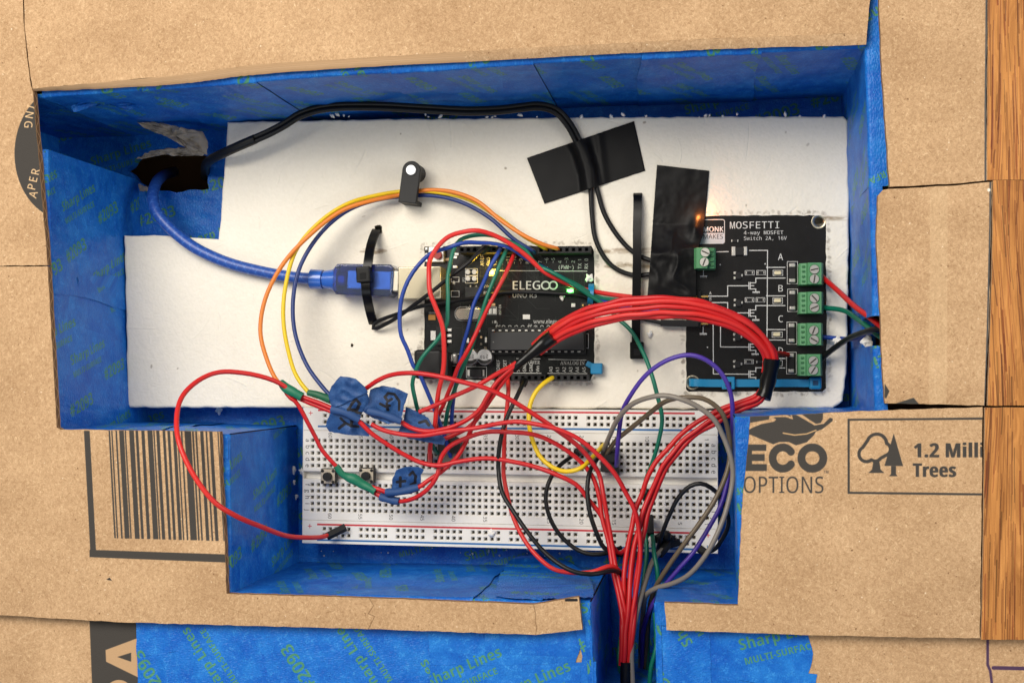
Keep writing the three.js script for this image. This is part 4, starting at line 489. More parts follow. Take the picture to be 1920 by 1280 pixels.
lead(PVC.green, 'long green wire crossing the foam down to the breadboard', LED_R, [[990, 478, 26], [1000, 492, 26], [1040, 511, 28], [1070, 529, 27], [1100, 549, 25], [1136, 573, 24], [1160, 596, 24], [1184, 620, 26], [1203, 657, 30], [1222, 697, 33], [1234, 740, 34], [1240, 786, 34], [1237, 826, 32], [1224, 863, 29], [1211, 900, 25], [1209, 922, 21]], [[[1209, 921, 20.5], [1211, 934, 17.5]]]);
lead(PVC.black, 'black wire doubling back in a sharp loop beside the blue plug', 0.8, [[912, 461, 27], [898, 473, 30], [877, 494, 32], [845, 519, 33], [813, 544, 32], [782, 568, 29], [750, 591, 25], [720, 609, 21], [703, 615.5, 18.6], [698, 612, 18.2], [703, 606, 18.4], [722, 597, 20], [744, 590, 22], [792, 575, 26], [845, 565, 24], [898, 557, 21], [940, 550, 19], [993, 547.5, 18.5], [1045, 549.5, 18.5], [1088, 555, 18.6], [1130, 570, 18.6], [1190, 593, 18.6], [1240, 605, 19]], [[[899, 473, 28], [915, 461, 25]], [[1239, 605, 19], [1311, 607, 19]]]);
// ---------------------------------------------------------------- leads from the controller's lower header
lead(PVC.bright, 'red wire from the lower header running under the taped wall', 0.84, [[951, 705, 21], [952, 712, 27], [954, 733, 31], [951, 767, 32], [948, 798, 32], [944, 829, 31], [943, 858, 31], [944, 885, 31], [950, 925, 32], [961, 967, 34], [980, 1007, 36], [1002, 1037, 38], [1040, 1066, 42], [1080, 1075, 46], [1112, 1072, 48], [1150, 1061, 45], [1172, 1090, 38], [1178, 1150, 36], [1178, 1345, 34]]);
lead(PVC.black, 'black wire from the lower header sweeping over the breadboard to the bundle', 0.86, [[984, 709, 22], [982, 716, 28], [967, 746, 34], [952, 777, 36], [942, 808, 37], [935, 850, 37], [935, 879, 37], [943, 922, 39], [966, 962, 42], [993, 1002, 46], [1020, 1034, 50], [1049, 1058, 53], [1080, 1074, 54], [1111, 1078, 53], [1151, 1070, 46], [1176, 1090, 36], [1184, 1150, 34], [1184, 1345, 32]], [[[984, 711, 22], [980, 720, 28]]]);
lead(PVC.yellow, 'yellow wire curling from the lower header across the breadboard', 0.9, [[1039, 708, 20], [1036, 708, 25], [1021, 719, 28], [1004, 737, 30], [994, 762, 31], [991, 795, 32], [997, 825, 32], [1014, 855, 33], [1033, 874, 34], [1059, 883, 36], [1086, 877, 37], [1110, 858, 33], [1128, 838, 24], [1132, 834, 19]]);
// ---------------------------------------------------------------- purple, grey and brown arcs
lead(PVC.purple, 'purple wire arching high over the switch board corner', 0.86, [[1155, 884, 18], [1156, 876, 23], [1159, 848, 30], [1162, 800, 36], [1168, 770, 40], [1181, 744, 43], [1205, 710, 46], [1230, 688, 48], [1262, 673, 49], [1292, 667, 50], [1320, 672, 50], [1345, 690, 49], [1362, 715, 47], [1371, 745, 45], [1373, 785, 43], [1372, 840, 41], [1365, 900, 41], [1352, 946, 42], [1330, 988, 44], [1298, 1036, 46], [1277, 1060, 46], [1247, 1097, 44], [1219, 1142, 38], [1206, 1180, 30], [1204, 1250, 22], [1204, 1345, 18]], [[[1156, 888, 16.5], [1154, 872, 24]]]);
lead(PVC.grey, 'grey wire arching over the breadboard\'s upper corner', 0.95, [[1131, 850, 19], [1132, 845, 24], [1142, 818, 34], [1160, 784, 42], [1187, 757, 48], [1219, 744, 52], [1248, 741, 54], [1277, 747, 55], [1309, 762, 55], [1338, 786, 54], [1357, 818, 53], [1370, 858, 53], [1373, 893, 53], [1368, 940, 54], [1352, 986, 56], [1326, 1035, 57], [1292, 1076, 55], [1260, 1096, 51], [1231, 1103, 47], [1211, 1114, 42], [1205, 1145, 34], [1202, 1200, 24], [1200, 1345, 18]]);
lead(PVC.brown, 'brown-grey wire arching beneath the grey one', 0.92, [[1137, 858, 19], [1138, 852, 24], [1155, 826, 31], [1187, 800, 37], [1219, 773, 42], [1253, 752, 46], [1293, 743, 48], [1325, 749, 48], [1352, 770, 47], [1366, 805, 46], [1370, 853, 46], [1362, 890, 47], [1338, 938, 49], [1312, 980, 50], [1285, 1019, 50], [1256, 1058, 48], [1240, 1085, 45], [1228, 1108, 41], [1216, 1150, 32], [1211, 1220, 24], [1210, 1345, 18]]);
// ---------------------------------------------------------------- black loops at the near end of the breadboard
lead(PVC.black, 'thin black wire looping left from the breadboard\'s middle to the bundle', 0.82, [[1086, 846, 18], [1073, 855, 22], [1049, 874, 27], [1030, 901, 30], [1024, 930, 31], [1030, 964, 31], [1046, 999, 31], [1073, 1025, 31], [1105, 1037, 31], [1136, 1037, 30], [1165, 1026, 26]], [[[1080, 850, 21], [1092, 842, 17.5]]]);
lead(PVC.black, 'black wire dropping from the grey component into the bundle', 0.88, [[1126, 853, 20], [1121, 858, 27], [1107, 885, 36], [1102, 919, 39], [1107, 959, 40], [1118, 999, 40], [1134, 1028, 39], [1155, 1041, 37], [1176, 1035, 31], [1186, 1022, 26]], [[[1178, 1030, 28], [1196, 1008, 22]]]);
lead(PVC.black, 'black wire arching over the last rows of the breadboard', 0.84, [[1233, 1034, 21], [1235, 1025, 25], [1243, 999, 32], [1256, 964, 37], [1275, 932, 40], [1296, 911, 41], [1317, 907, 41], [1338, 917, 40], [1352, 932, 38], [1364, 959, 35], [1366, 986, 31], [1354, 1014, 27], [1338, 1031, 24], [1318, 1036, 22]], [[[1322, 1036, 22], [1309, 1026, 19]]]);
lead(PVC.grey, 'grey wire dropping straight down the slot beside the red bundle', 0.98, [[1242, 1031, 28], [1226, 1049, 34], [1212, 1081, 40], [1202, 1121, 44], [1192, 1166, 47], [1186, 1219, 49], [1187, 1290, 50], [1188, 1340, 50]], [[[1236, 1040, 30], [1254, 1018, 23]]]);
lead(PVC.green, 'short green wire dropping from the rail into the slot', 0.84, [[1222, 996, 24], [1225, 1015, 30], [1228, 1038, 34], [1234, 1073, 36], [1232, 1096, 36], [1222, 1130, 33], [1216, 1170, 26], [1214, 1345, 20]], [[[1220, 1002, 27], [1219, 968, 21]]]);
lead(PVC.green, 'dark green wire tucked behind the red bundle in the slot', 0.84, [[1211, 1000, 24], [1213, 1040, 27], [1208, 1080, 30], [1200, 1120, 32], [1168, 1190, 36], [1160, 1215, 39], [1160, 1240, 40], [1164, 1260, 38]]);
lead(PVC.green, 'green wire hugging the slot\'s right-hand wall', 0.84, [[1228, 1150, 40], [1231, 1190, 46], [1229, 1215, 48], [1222, 1250, 48], [1218, 1290, 46], [1217, 1340, 44]]);

// ---------------------------------------------------------------- red leads with flags, left side
const RW = 0.89;
lead(PVC.bright, 'red wire looping far left over the barcode to the breadboard rail', 0.92, [[552, 742, 41], [530, 722, 44], [500, 708, 48], [455, 698, 54], [410, 698, 60], [372, 711, 67], [343, 744, 76], [331, 782, 84], [336, 832, 90], [360, 888, 92], [400, 940, 90], [440, 967, 84], [490, 987, 70], [540, 1003, 52], [580, 1009, 38], [605, 1006, 27], [618, 1002, 22]], [[[612, 1006, 23.5], [648, 988, 20.5]]], 'red wires with flags');
lead(PVC.red, 'red wire dropping from one green sleeve to the other', 0.84, [[530, 722, 40], [541, 743, 41], [553, 752, 41], [566, 770, 40], [577, 789, 39], [588, 816, 37], [603, 842, 35], [619, 862, 34], [636, 880, 33]], [], 'red wires with flags');
lead(PVC.red, 'upper red wire from the green sleeve into the big flag', RW, [[548, 736, 41], [575, 747, 41], [600, 756, 42], [628, 768, 43]], [], 'red wires with flags');
lead(PVC.red, 'lower red wire from the green sleeve into the big flag', RW, [[548, 741, 40], [575, 753, 40], [600, 763, 41], [628, 774, 42]], [], 'red wires with flags');
lead(PVC.red, 'red wire sagging from the big flag across the breadboard\'s middle', RW, [[628, 768, 44], [650, 775, 44], [671, 787, 44], [693, 809, 43], [726, 833, 41], [759, 853, 39], [792, 868, 38], [824, 872, 38], [857, 866, 38], [912, 859, 37], [961, 866, 37], [1006, 877, 37], [1046, 890, 37], [1081, 911, 37], [1102, 935, 37], [1126, 967, 37], [1138, 990, 37], [1146, 1016, 38], [1160, 1036, 37], [1182, 1020, 31], [1186, 1012, 28]], [[[1178, 1024, 33], [1196, 1006, 26]]], 'red wires with flags');
lead(PVC.red, 'red wire rising over the flags then crossing down to the bundle', RW, [[672, 738, 43], [689, 726, 45], [706, 713, 47], [732, 702, 49], [776, 700, 52], [824, 705, 53], [868, 715, 53], [912, 728, 52], [953, 749, 50], [1006, 781, 46], [1049, 808, 43], [1086, 840, 40], [1112, 869, 38], [1123, 892, 37], [1131, 925, 38], [1139, 965, 39], [1147, 1010, 40], [1156, 1060, 42], [1168, 1120, 46], [1176, 1170, 48], [1172, 1215, 49], [1169, 1246, 49]], [], 'red wires with flags');
lead(PVC.red, 'red wire leaving the lettered flags low then arching over the rails', RW, [[696, 795, 41], [715, 805, 41], [750, 815, 41], [792, 817, 42], [833, 811, 43], [896, 802, 44], [938, 794, 46], [969, 791, 47], [1010, 795, 48], [1046, 804, 48], [1085, 823, 47], [1122, 855, 46], [1152, 890, 45], [1174, 925, 44], [1190, 959, 44], [1197, 990, 44], [1201, 1040, 45], [1196, 1090, 46], [1187, 1150, 48], [1181, 1200, 49], [1178, 1246, 49]], [], 'red wires with flags');
lead(PVC.red, 'red wire from the lone flag arching over to the bundle', RW, [[720, 934, 31], [746, 940, 32], [776, 934, 34], [802, 916, 36], [820, 888, 36], [827, 862, 35], [842, 838, 36], [872, 820, 37], [912, 810, 38], [955, 808, 39], [1003, 816, 39], [1043, 832, 38], [1086, 863, 36], [1110, 893, 35], [1122, 930, 36], [1128, 968, 37], [1140, 1020, 39], [1150, 1070, 42], [1162, 1120, 45], [1168, 1170, 48], [1167, 1246, 49]], [], 'red wires with flags');
lead(PVC.red, 'red wire from the lone flag climbing to the black sleeve', RW, [[727, 922, 33], [755, 919, 34], [784, 912, 35], [802, 901, 35], [822, 888, 34], [842, 872, 33], [857, 855, 33], [870, 835, 33], [880, 812, 34], [892, 788, 35], [906, 766, 36], [922, 744, 37], [938, 722, 37], [958, 697, 37], [968, 686, 36]], [], 'red wires with flags');
lead(PVC.red, 'red wire from the narrow flag to the black sleeve', RW, [[786, 772, 38], [815, 760, 39], [844, 746, 40], [870, 734, 41], [896, 720, 42], [937, 698, 40], [956, 688, 38], [968, 680, 37]], [], 'red wires with flags');
lead(PVC.red, 'red wire from the G flag curving up to the black sleeve', RW, [[735, 782, 42], [752, 791, 42], [771, 802, 42], [802, 808, 42], [829, 804, 41], [854, 796, 40], [883, 781, 39], [900, 765, 39], [915, 742, 39], [933, 717, 39], [956, 693, 38], [968, 684, 37]], [], 'red wires with flags');
lead(PVC.red, 'red wire from the narrow flag\'s tip, lowest of those into the sleeve', RW, [[826, 826, 33], [837, 821, 34], [858, 812, 34], [877, 801, 34], [894, 784, 34], [910, 756, 35], [924, 732, 36], [944, 706, 36], [966, 688, 35.5]], [], 'red wires with flags');
// ---------------------------------------------------------------- red bundle over the switch board
{
  const mid = spline([[1006, 655, 33], [1022, 641, 34], [1040, 628, 36], [1085, 603, 40], [1149, 585, 44], [1210, 578, 46], [1280, 578, 46], [1330, 586, 45], [1380, 604, 43], [1420, 632, 41], [1442, 660, 39], [1447, 682, 38], [1443, 700, 37]]);
  const low = spline([[1438, 725, 37], [1434, 742, 37], [1410, 752, 38], [1380, 766, 38], [1330, 791, 38], [1292, 816, 38], [1267, 842, 38], [1243, 872, 38], [1228, 902, 38], [1215, 934, 38], [1205, 966, 39], [1197, 998, 40], [1190, 1030, 41], [1184, 1070, 43], [1181, 1110, 45], [1179, 1152, 47], [1175, 1205, 49], [1172, 1248, 49]]);
  const strands = (c, off, n, spread) => off.map(([a, b, tw]) => { const up = new THREE.Vector3(0, 1, 0), pts = []; for (let i = 0; i <= n; i++) { const t = i / n, p = c.getPointAt(t), tg_ = c.getTangentAt(t), s = new THREE.Vector3().crossVectors(up, tg_).normalize(), k = spread(t), w = Math.sin(t * 5 + a * 2) * tw; pts.push(p.addScaledVector(s, (a + w) * k * MM).addScaledVector(up, b * k * MM)); } return pts; });
  const names = ['outermost', 'second', 'middle', 'inner upper', 'innermost'];
  strands(mid, [[-3.4, -0.6, 0.2], [-1.6, 0.7, 0.25], [0.3, -0.2, 0.2], [2.1, 0.6, 0.25], [3.7, -0.4, 0.2]], 16, (t) => 0.55 + 0.45 * Math.sin(Math.PI * Math.min(1, Math.max(0, t * 1.25 - 0.05))) ** 0.6).forEach((p, i) => lead(i % 2 ? PVC.bright : PVC.red, `red wire in the bundle arching over the switch board, ${names[i]} of five`, 0.98, p, [], 'red bundle over the switch board'));
  strands(low, [[-2.1, 0, 0.35], [-0.2, 1.1, 0.3], [1.7, 0.1, 0.35], [0.1, -1.0, 0.3]], 20, (t) => 0.75 + 0.45 * Math.sin(Math.PI * t)).forEach((p, i) => lead(PVC.red, `red wire running from the black sleeve down into the slot, ${['rail-side', 'top', 'corner-side', 'bottom'][i]} of four`, 0.96, p, [], 'red bundle into the slot'));
  lead(PVC.red, 'short red wire stub from the bundle to a fuse cap', 0.9, [[1440, 664, 34], [1456, 662, 28], [1468, 663, 23], [1478, 665, 19.5]], [], 'red bundle over the switch board');
  // bundle in the slot, below the knot
}
const shrink = ink(13, 0.28), greenShrink = mat(col(16, 112, 82), 0.5);
sleeve('heat_shrink_sleeve', 'glossy black sleeve gathering red wires over the controller chip', 'wire sleeve', shrink, [[962, 692, 36], [978, 678, 36.5], [1000, 660, 35.5], [1020, 643, 35], [1037, 630, 36]], (t) => 2.0 + 1.3 * t - 0.5 * Math.sin(t * 6) * 0.5, 'black sleeves', 0.8);
sleeve('heat_shrink_sleeve', 'glossy black sleeve round the red bundle below channel D', 'wire sleeve', shrink, [[1448, 672, 38.5], [1446, 690, 38], [1441, 712, 37.5], [1436, 733, 37.5], [1431, 746, 38]], (t) => 2.75 + 0.18 * Math.sin(t * 14) + 0.2 * (1 - t), 'black sleeves', 0.95);
sleeve('heat_shrink_sleeve', 'black sleeve ending the red bundle in the slot', 'wire sleeve', shrink, [[1174, 1240, 49], [1174, 1270, 49], [1175, 1345, 48]], (t) => 2.6 + t * 0.3, 'black sleeves', 0.8);
sleeve('heat_shrink_sleeve', 'green sleeve joining the orange wire to the red ones', 'wire sleeve', greenShrink, [[526, 716, 41], [536, 727, 41.5], [550, 735, 41.5], [566, 744, 41]], (t) => 1.7 + 0.9 * Math.sin(Math.min(1, t * 1.4) * 2.4), 'green sleeves', 0.75);
sleeve('heat_shrink_sleeve', 'dark green sleeve between the yellow wire and the big flag', 'wire sleeve', mat(col(18, 92, 60), 0.5), [[578, 736, 40], [592, 739, 40.5], [606, 744, 41], [622, 750, 42]], (t) => 1.5 + 0.6 * t, 'green sleeves', 0.8);
sleeve('heat_shrink_sleeve', 'lumpy green sleeve lying between the two push buttons', 'wire sleeve', greenShrink, [[630, 873, 33.5], [641, 888, 32.5], [652, 894, 32], [664, 898, 32], [680, 908, 31.5], [692, 914, 31.5], [704, 921, 31.5]], (t) => 1.35 + 0.8 * Math.exp(-(((t - 0.5) / 0.18) ** 2)) + 0.55 * t + 0.12 * Math.sin(t * 19), 'green sleeves', 0.85);
lead(PVC.red, 'short red wire from the lumpy sleeve into the upper flag wrap', 0.94, [[696, 913, 31.5], [712, 918, 32], [727, 923, 33]], [], 'red wires with flags');
lead(PVC.red, 'short red wire from the lumpy sleeve into the lower flag wrap', 0.94, [[696, 920, 31], [710, 928, 31], [724, 935, 31.5]], [], 'red wires with flags');

// ---------------------------------------------------------------- blue tape flags
const flagR = rng(404);
function flagTape(label, poly, hf, ink, seed, wraps = [], onto) {
  const geo = patch(poly, hf, 0.25, 8, seed, 1.3, 5), { x0, x1, z0, z1 } = geo.userData, k = 25, [c, g] = canvas((x1 - x0) / MM * k, (z1 - z0) / MM * k), cx = poly.reduce((q, p) => q + p[0], 0) / poly.length, cy = poly.reduce((q, p) => q + p[1], 0) / poly.length;
  fillNoise(g, c.width, c.height, (x, y) => { const n = (hash2(x, y, seed) - 0.5) * 14 + (vnoise(x / 6, y / 6, seed) - 0.5) * 18 + (vnoise(x / 40, y / 40, seed + 2) - 0.5) * 16; return [34 + n * 1.2, 76 + n * 1.3, 132 + n * 1.3]; });  // darker than the lining tape: its shaded look is put into the blue
  frame(g, (px, py) => { const p = pt(px, py, hf(cx, cy)); return [(p.x - x0) / MM * k, (p.z - z0) / MM * k]; }, cx, cy); g.strokeStyle = 'rgba(18,15,22,.95)'; g.lineCap = 'round'; g.lineJoin = 'round'; g.lineWidth = 5.4; for (const s of ink) { path(g, s); g.stroke(); }
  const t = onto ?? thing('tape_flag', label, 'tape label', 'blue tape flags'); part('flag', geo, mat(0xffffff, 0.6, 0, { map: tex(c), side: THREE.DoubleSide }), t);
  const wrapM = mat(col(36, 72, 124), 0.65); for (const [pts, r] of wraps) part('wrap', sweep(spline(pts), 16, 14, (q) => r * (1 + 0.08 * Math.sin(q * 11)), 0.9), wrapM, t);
  return t;
}
const crumple = (b, a, s) => (x, y) => b + (vnoise(x / 26, y / 30, s) - 0.5) * a * 0.9 + (0.5 - Math.abs(vnoise(x / 22 + y / 34, y / 18 - x / 40, s + 4) - 0.5)) * a * 0.75;
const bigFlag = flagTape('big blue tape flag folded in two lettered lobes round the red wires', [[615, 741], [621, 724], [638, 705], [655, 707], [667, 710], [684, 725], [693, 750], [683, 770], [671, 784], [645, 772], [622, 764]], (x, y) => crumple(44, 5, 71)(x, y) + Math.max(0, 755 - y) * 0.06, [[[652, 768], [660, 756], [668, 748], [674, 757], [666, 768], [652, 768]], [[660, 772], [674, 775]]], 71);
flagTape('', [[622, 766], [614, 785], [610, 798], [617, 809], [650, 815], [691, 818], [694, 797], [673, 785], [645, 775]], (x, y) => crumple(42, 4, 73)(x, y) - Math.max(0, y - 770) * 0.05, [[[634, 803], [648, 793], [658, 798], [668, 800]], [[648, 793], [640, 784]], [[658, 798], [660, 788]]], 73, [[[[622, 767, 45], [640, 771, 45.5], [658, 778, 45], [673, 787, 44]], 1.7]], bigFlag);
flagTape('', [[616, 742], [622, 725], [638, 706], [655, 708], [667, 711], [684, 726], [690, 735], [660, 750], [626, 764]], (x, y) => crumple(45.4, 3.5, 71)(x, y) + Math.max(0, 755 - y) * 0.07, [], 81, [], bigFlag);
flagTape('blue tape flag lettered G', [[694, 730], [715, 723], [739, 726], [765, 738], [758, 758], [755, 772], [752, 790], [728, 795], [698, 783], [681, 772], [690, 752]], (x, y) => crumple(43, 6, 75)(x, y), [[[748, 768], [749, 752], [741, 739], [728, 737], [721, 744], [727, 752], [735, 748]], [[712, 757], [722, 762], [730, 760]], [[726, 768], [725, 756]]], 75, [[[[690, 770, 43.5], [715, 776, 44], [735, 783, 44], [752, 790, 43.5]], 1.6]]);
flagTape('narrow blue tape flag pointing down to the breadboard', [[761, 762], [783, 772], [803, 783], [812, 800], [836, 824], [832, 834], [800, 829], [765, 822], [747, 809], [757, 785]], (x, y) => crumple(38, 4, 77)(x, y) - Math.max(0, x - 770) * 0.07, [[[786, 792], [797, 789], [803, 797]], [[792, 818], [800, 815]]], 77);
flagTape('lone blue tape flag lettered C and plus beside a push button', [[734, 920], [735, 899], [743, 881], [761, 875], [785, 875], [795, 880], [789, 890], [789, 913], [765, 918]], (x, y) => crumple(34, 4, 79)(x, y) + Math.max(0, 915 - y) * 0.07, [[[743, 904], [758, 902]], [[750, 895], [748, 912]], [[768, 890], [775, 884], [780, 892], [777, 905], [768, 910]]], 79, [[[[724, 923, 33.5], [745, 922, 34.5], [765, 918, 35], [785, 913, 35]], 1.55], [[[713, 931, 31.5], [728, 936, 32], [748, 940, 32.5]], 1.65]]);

// ---------------------------------------------------------------- cables
{
  const t = thing('power_cable', 'black twin power cable running from the wall hole to the black tapes', 'cable');
  const run = [[384, 330, -6], [388, 305, 14], [410, 291, 24], [440, 277, 28], [520, 241, 30], [565, 214, 31], [610, 202, 31], [700, 199, 30], [800, 204, 29], [880, 208, 28], [950, 205, 26], [1000, 199, 25], [1030, 201, 23.5], [1055, 218, 21], [1075, 248, 19.5], [1092, 282, 19], [1104, 320, 19]];
  const c = spline(run), up = new THREE.Vector3(0, 1, 0); const off = (k, tail) => { const pts = []; for (let i = 0; i <= 30; i++) { const u = i / 30, p = c.getPointAt(u), s = new THREE.Vector3().crossVectors(up, c.getTangentAt(u)).normalize(); pts.push(p.addScaledVector(s, k * MM)); } return [...pts, ...tail.map(V)]; };
  part('strand', sweep(spline(off(-0.9, [[1107, 352, 18.6], [1110, 400, 18.3], [1118, 452, 18.3], [1146, 497, 18.3], [1184, 515, 18.3], [1222, 514, 18.8], [1260, 508, 19.2], [1294, 494, 20]])), 130, 12, () => 0.95), PVC.black, t);
  part('strand', sweep(spline(off(0.9, [[1119, 352, 18.6], [1134, 402, 18.3], [1163, 448, 18.3], [1190, 474, 18.4], [1222, 488, 18.9], [1260, 484, 19.4], [1298, 476, 20]])), 130, 12, () => 0.95), PVC.black, t);
  part('outer_sleeve', sweep(spline(off(0, []).slice(0, 9)), 30, 16, () => 1.95, 1), ink(20, 0.45), t);
}
{
  const t = thing('usb_cable', 'translucent blue braided cable with its plug in the controller board', 'cable');
  const [bc, bg] = canvas(256, 128); fillNoise(bg, 256, 128, (x, y) => { const w = Math.max(0, Math.sin((x / 256 * 2 + y / 128 * 3) * 6.283)) ** 6 + Math.max(0, Math.sin((x / 256 * 3 - y / 128 * 2) * 6.283)) ** 8, n = w * 42 * vnoise(x / 9, y / 9, 4) + (hash2(x, y, 3) - 0.5) * 12; return [30 + n, 74 + n, 158 + n * 0.8]; });
  const bm = tex(bc, true, true); bm.repeat.set(1.2, 1);
  const jacket = new THREE.MeshPhysicalMaterial({ map: bm, roughness: 0.42, clearcoat: 0.15, clearcoatRoughness: 0.3 });
  part('cord', sweep(spline([[325, 322, -30], [304, 330, -8], [290, 348, 10], [286, 372, 18], [296, 402, 21], [352, 456, 21], [420, 490, 20.5], [490, 509, 20.5], [545, 519, 21], [590, 523, 21.5]]), 90, 16, () => 2.3), jacket, t);
  const blueM = new THREE.MeshPhysicalMaterial({ color: col(190, 212, 250), roughness: 0.08, transmission: 0.92, thickness: 0.004, ior: 1.42, attenuationColor: col(60, 120, 225), attenuationDistance: 0.0035 }), blueS = new THREE.MeshPhysicalMaterial({ color: col(44, 98, 190), roughness: 0.28, clearcoat: 0.5 });
  const axis = (px, h) => pt(px, 523 + (px - 582) * 0.03, h), H = 22.3, A = axis(583, H), B = axis(752, H), dir = B.clone().sub(A).normalize(), yaw = Math.atan2(-dir.z, dir.x), g = new THREE.Group(); const X = (px) => axis(px, H).sub(A).dot(dir) / MM;
  const put = (name, geo, m, parent) => { geo.rotateY(yaw); geo.translate(A.x, A.y, A.z); return part(name, geo, m, parent ?? t); };
  const ringG = new THREE.CylinderGeometry(4 * MM, 3.8 * MM, X(605) * MM, 24).rotateZ(Math.PI / 2).translate(X(594) * MM, 0, 0); put('strain_collar', ringG, blueS);
  put('strain_groove', new THREE.CylinderGeometry(2.9 * MM, 2.9 * MM, (X(612) - X(602)) * MM, 24).rotateZ(Math.PI / 2).translate((X(612) + X(602)) / 2 * MM, 0, 0), blueS);
  put('strain_neck', new THREE.CylinderGeometry(3.5 * MM, 4.6 * MM, (X(636) - X(608)) * MM, 24).rotateZ(Math.PI / 2).translate((X(636) + X(608)) / 2 * MM, 0, 0), blueS);
  const s = new THREE.Shape(); [[X(630), -4], [X(637), -6], [X(648), -6.2], [X(735), -6.4], [X(741), -5.2], [X(742), 5.2], [X(736), 6.4], [X(648), 6.2], [X(637), 6], [X(630), 4]].forEach(([x, y], i) => i ? s.lineTo(x * MM, y * MM) : s.moveTo(x * MM, y * MM));
  const body = new THREE.ExtrudeGeometry(s, { depth: 8.6 * MM, bevelEnabled: true, bevelSize: 0.8 * MM, bevelThickness: 0.8 * MM, bevelSegments: 4, bevelOffset: -0.8 * MM }); body.rotateX(-Math.PI / 2); body.translate(0, -4.3 * MM, 0); put('plug_body', body, blueM);
  put('plug_core', rbox(X(738) - X(656), 6.4, 7.4, 0.4, (X(738) + X(656)) / 2, 0.6, 0), mat(col(170, 176, 188), 0.35, 0.7)); put('plug_crimp', rbox(X(656) - X(630), 4.2, 5, 1.6, (X(656) + X(628)) / 2, 0.4, 0), mat(col(150, 156, 170), 0.4, 0.6));
  put('plug_tip', rbox(X(752) - X(736), 7.6, 8.3, 0.5, (X(752) + X(736)) / 2, 0, 0), mat(col(176, 170, 156), 0.35, 0.8));
}
// ---------------------------------------------------------------- cable ties
function tie(label, pts, w, headAt, headSize, headTurn, m, cat = 'cable tie', grp = 'black cable ties', side = new THREE.Vector3(1, 0, 0)) {
  const t = thing('cable_tie', label, cat, grp); part('strap', ribbon(pts, w, 1.1, side), m, t);
  if (headAt) { const p = V(headAt), [a, h, b] = headSize, q = rbox(a, h, b, 0.5).rotateY(headTurn).translate(p.x, p.y, p.z); part('head', q, m, t); part('head_slot', rbox(a * 0.46, 0.25, b * 0.4, 0.1).rotateY(headTurn).translate(p.x, p.y + h / 2 * MM, p.z + b * 0.1 * MM), dark, t); } return t;
}
const strapM = new THREE.MeshPhysicalMaterial({ color: col(14, 14, 15), roughness: 0.25, specularIntensity: 0.4 });
tie('black cable tie strapped over the blue plug', [[709, 430, 9], [706, 434, 17], [700, 448, 21], [694, 470, 26], [690, 497, 29], [686, 520, 29.2], [687, 545, 29], [690, 563, 26], [694, 582, 21], [699, 600, 17.8], [702, 610, 14]], 3.5, [683, 515, 30.2], [5.6, 4.4, 6.2], 0.05, strapM);
tie('black cable tie standing upright beside the patched tape', [[1196, 365, 9], [1196, 369, 17.8], [1196, 390, 19.6], [1195, 430, 20.6], [1195, 480, 21.2], [1194, 540, 21], [1193, 600, 20.2], [1193, 650, 19.2]], 3.3, [1195, 657, 19.5], [5.4, 4.6, 6.6], 0, strapM);
const tieBlue = mat(col(18, 128, 176), 0.4);
{ const t = tie('bright blue cable tie along the switch board\'s lower edge', [[1298, 717, 13], [1300, 717, 18.6], [1330, 718, 18.8], [1400, 718, 18.9], [1480, 718, 18.8], [1520, 718, 18.8], [1532, 717, 18.4], [1537, 717, 13]], 2.9, [1366, 718, 20], [5, 3.6, 4.8], 0, tieBlue, 'cable tie', 'blue cable ties', new THREE.Vector3(0, 0, -1)); const p = V([1529, 718, 19.6]); part('head', rbox(4.6, 3.2, 4.8, 0.9).translate(p.x, p.y, p.z), tieBlue, t); part('head_slot', rbox(2, 0.2, 1.8, 0.1).translate(p.x, p.y + 1.6 * MM, p.z), mat(col(8, 60, 96), 0.6), t); }
{ const t = thing('cable_tie', 'small blue cable tie end beside the green lamp', 'cable tie', 'blue cable ties'); part('strap', ribbon([[1109, 536, 17.5], [1109, 540, 21], [1108, 552, 22.6], [1107, 564, 21], [1107, 569, 17.5]], 2.2, 0.9, new THREE.Vector3(1, 0, 0)), tieBlue, t); }
{ const t = thing('cable_tie', 'square blue cable tie head at the board\'s analog corner', 'cable tie', 'blue cable ties'); const p = V([1119, 691, 19]), q = V([1106, 684, 18.4]); part('head', rbox(4.6, 4.2, 4.3, 0.6).translate(p.x, p.y, p.z), tieBlue, t); part('strap', rbox(3, 1.2, 2.2, 0.4).rotateY(-0.5).translate(q.x, q.y, q.z), tieBlue, t); }
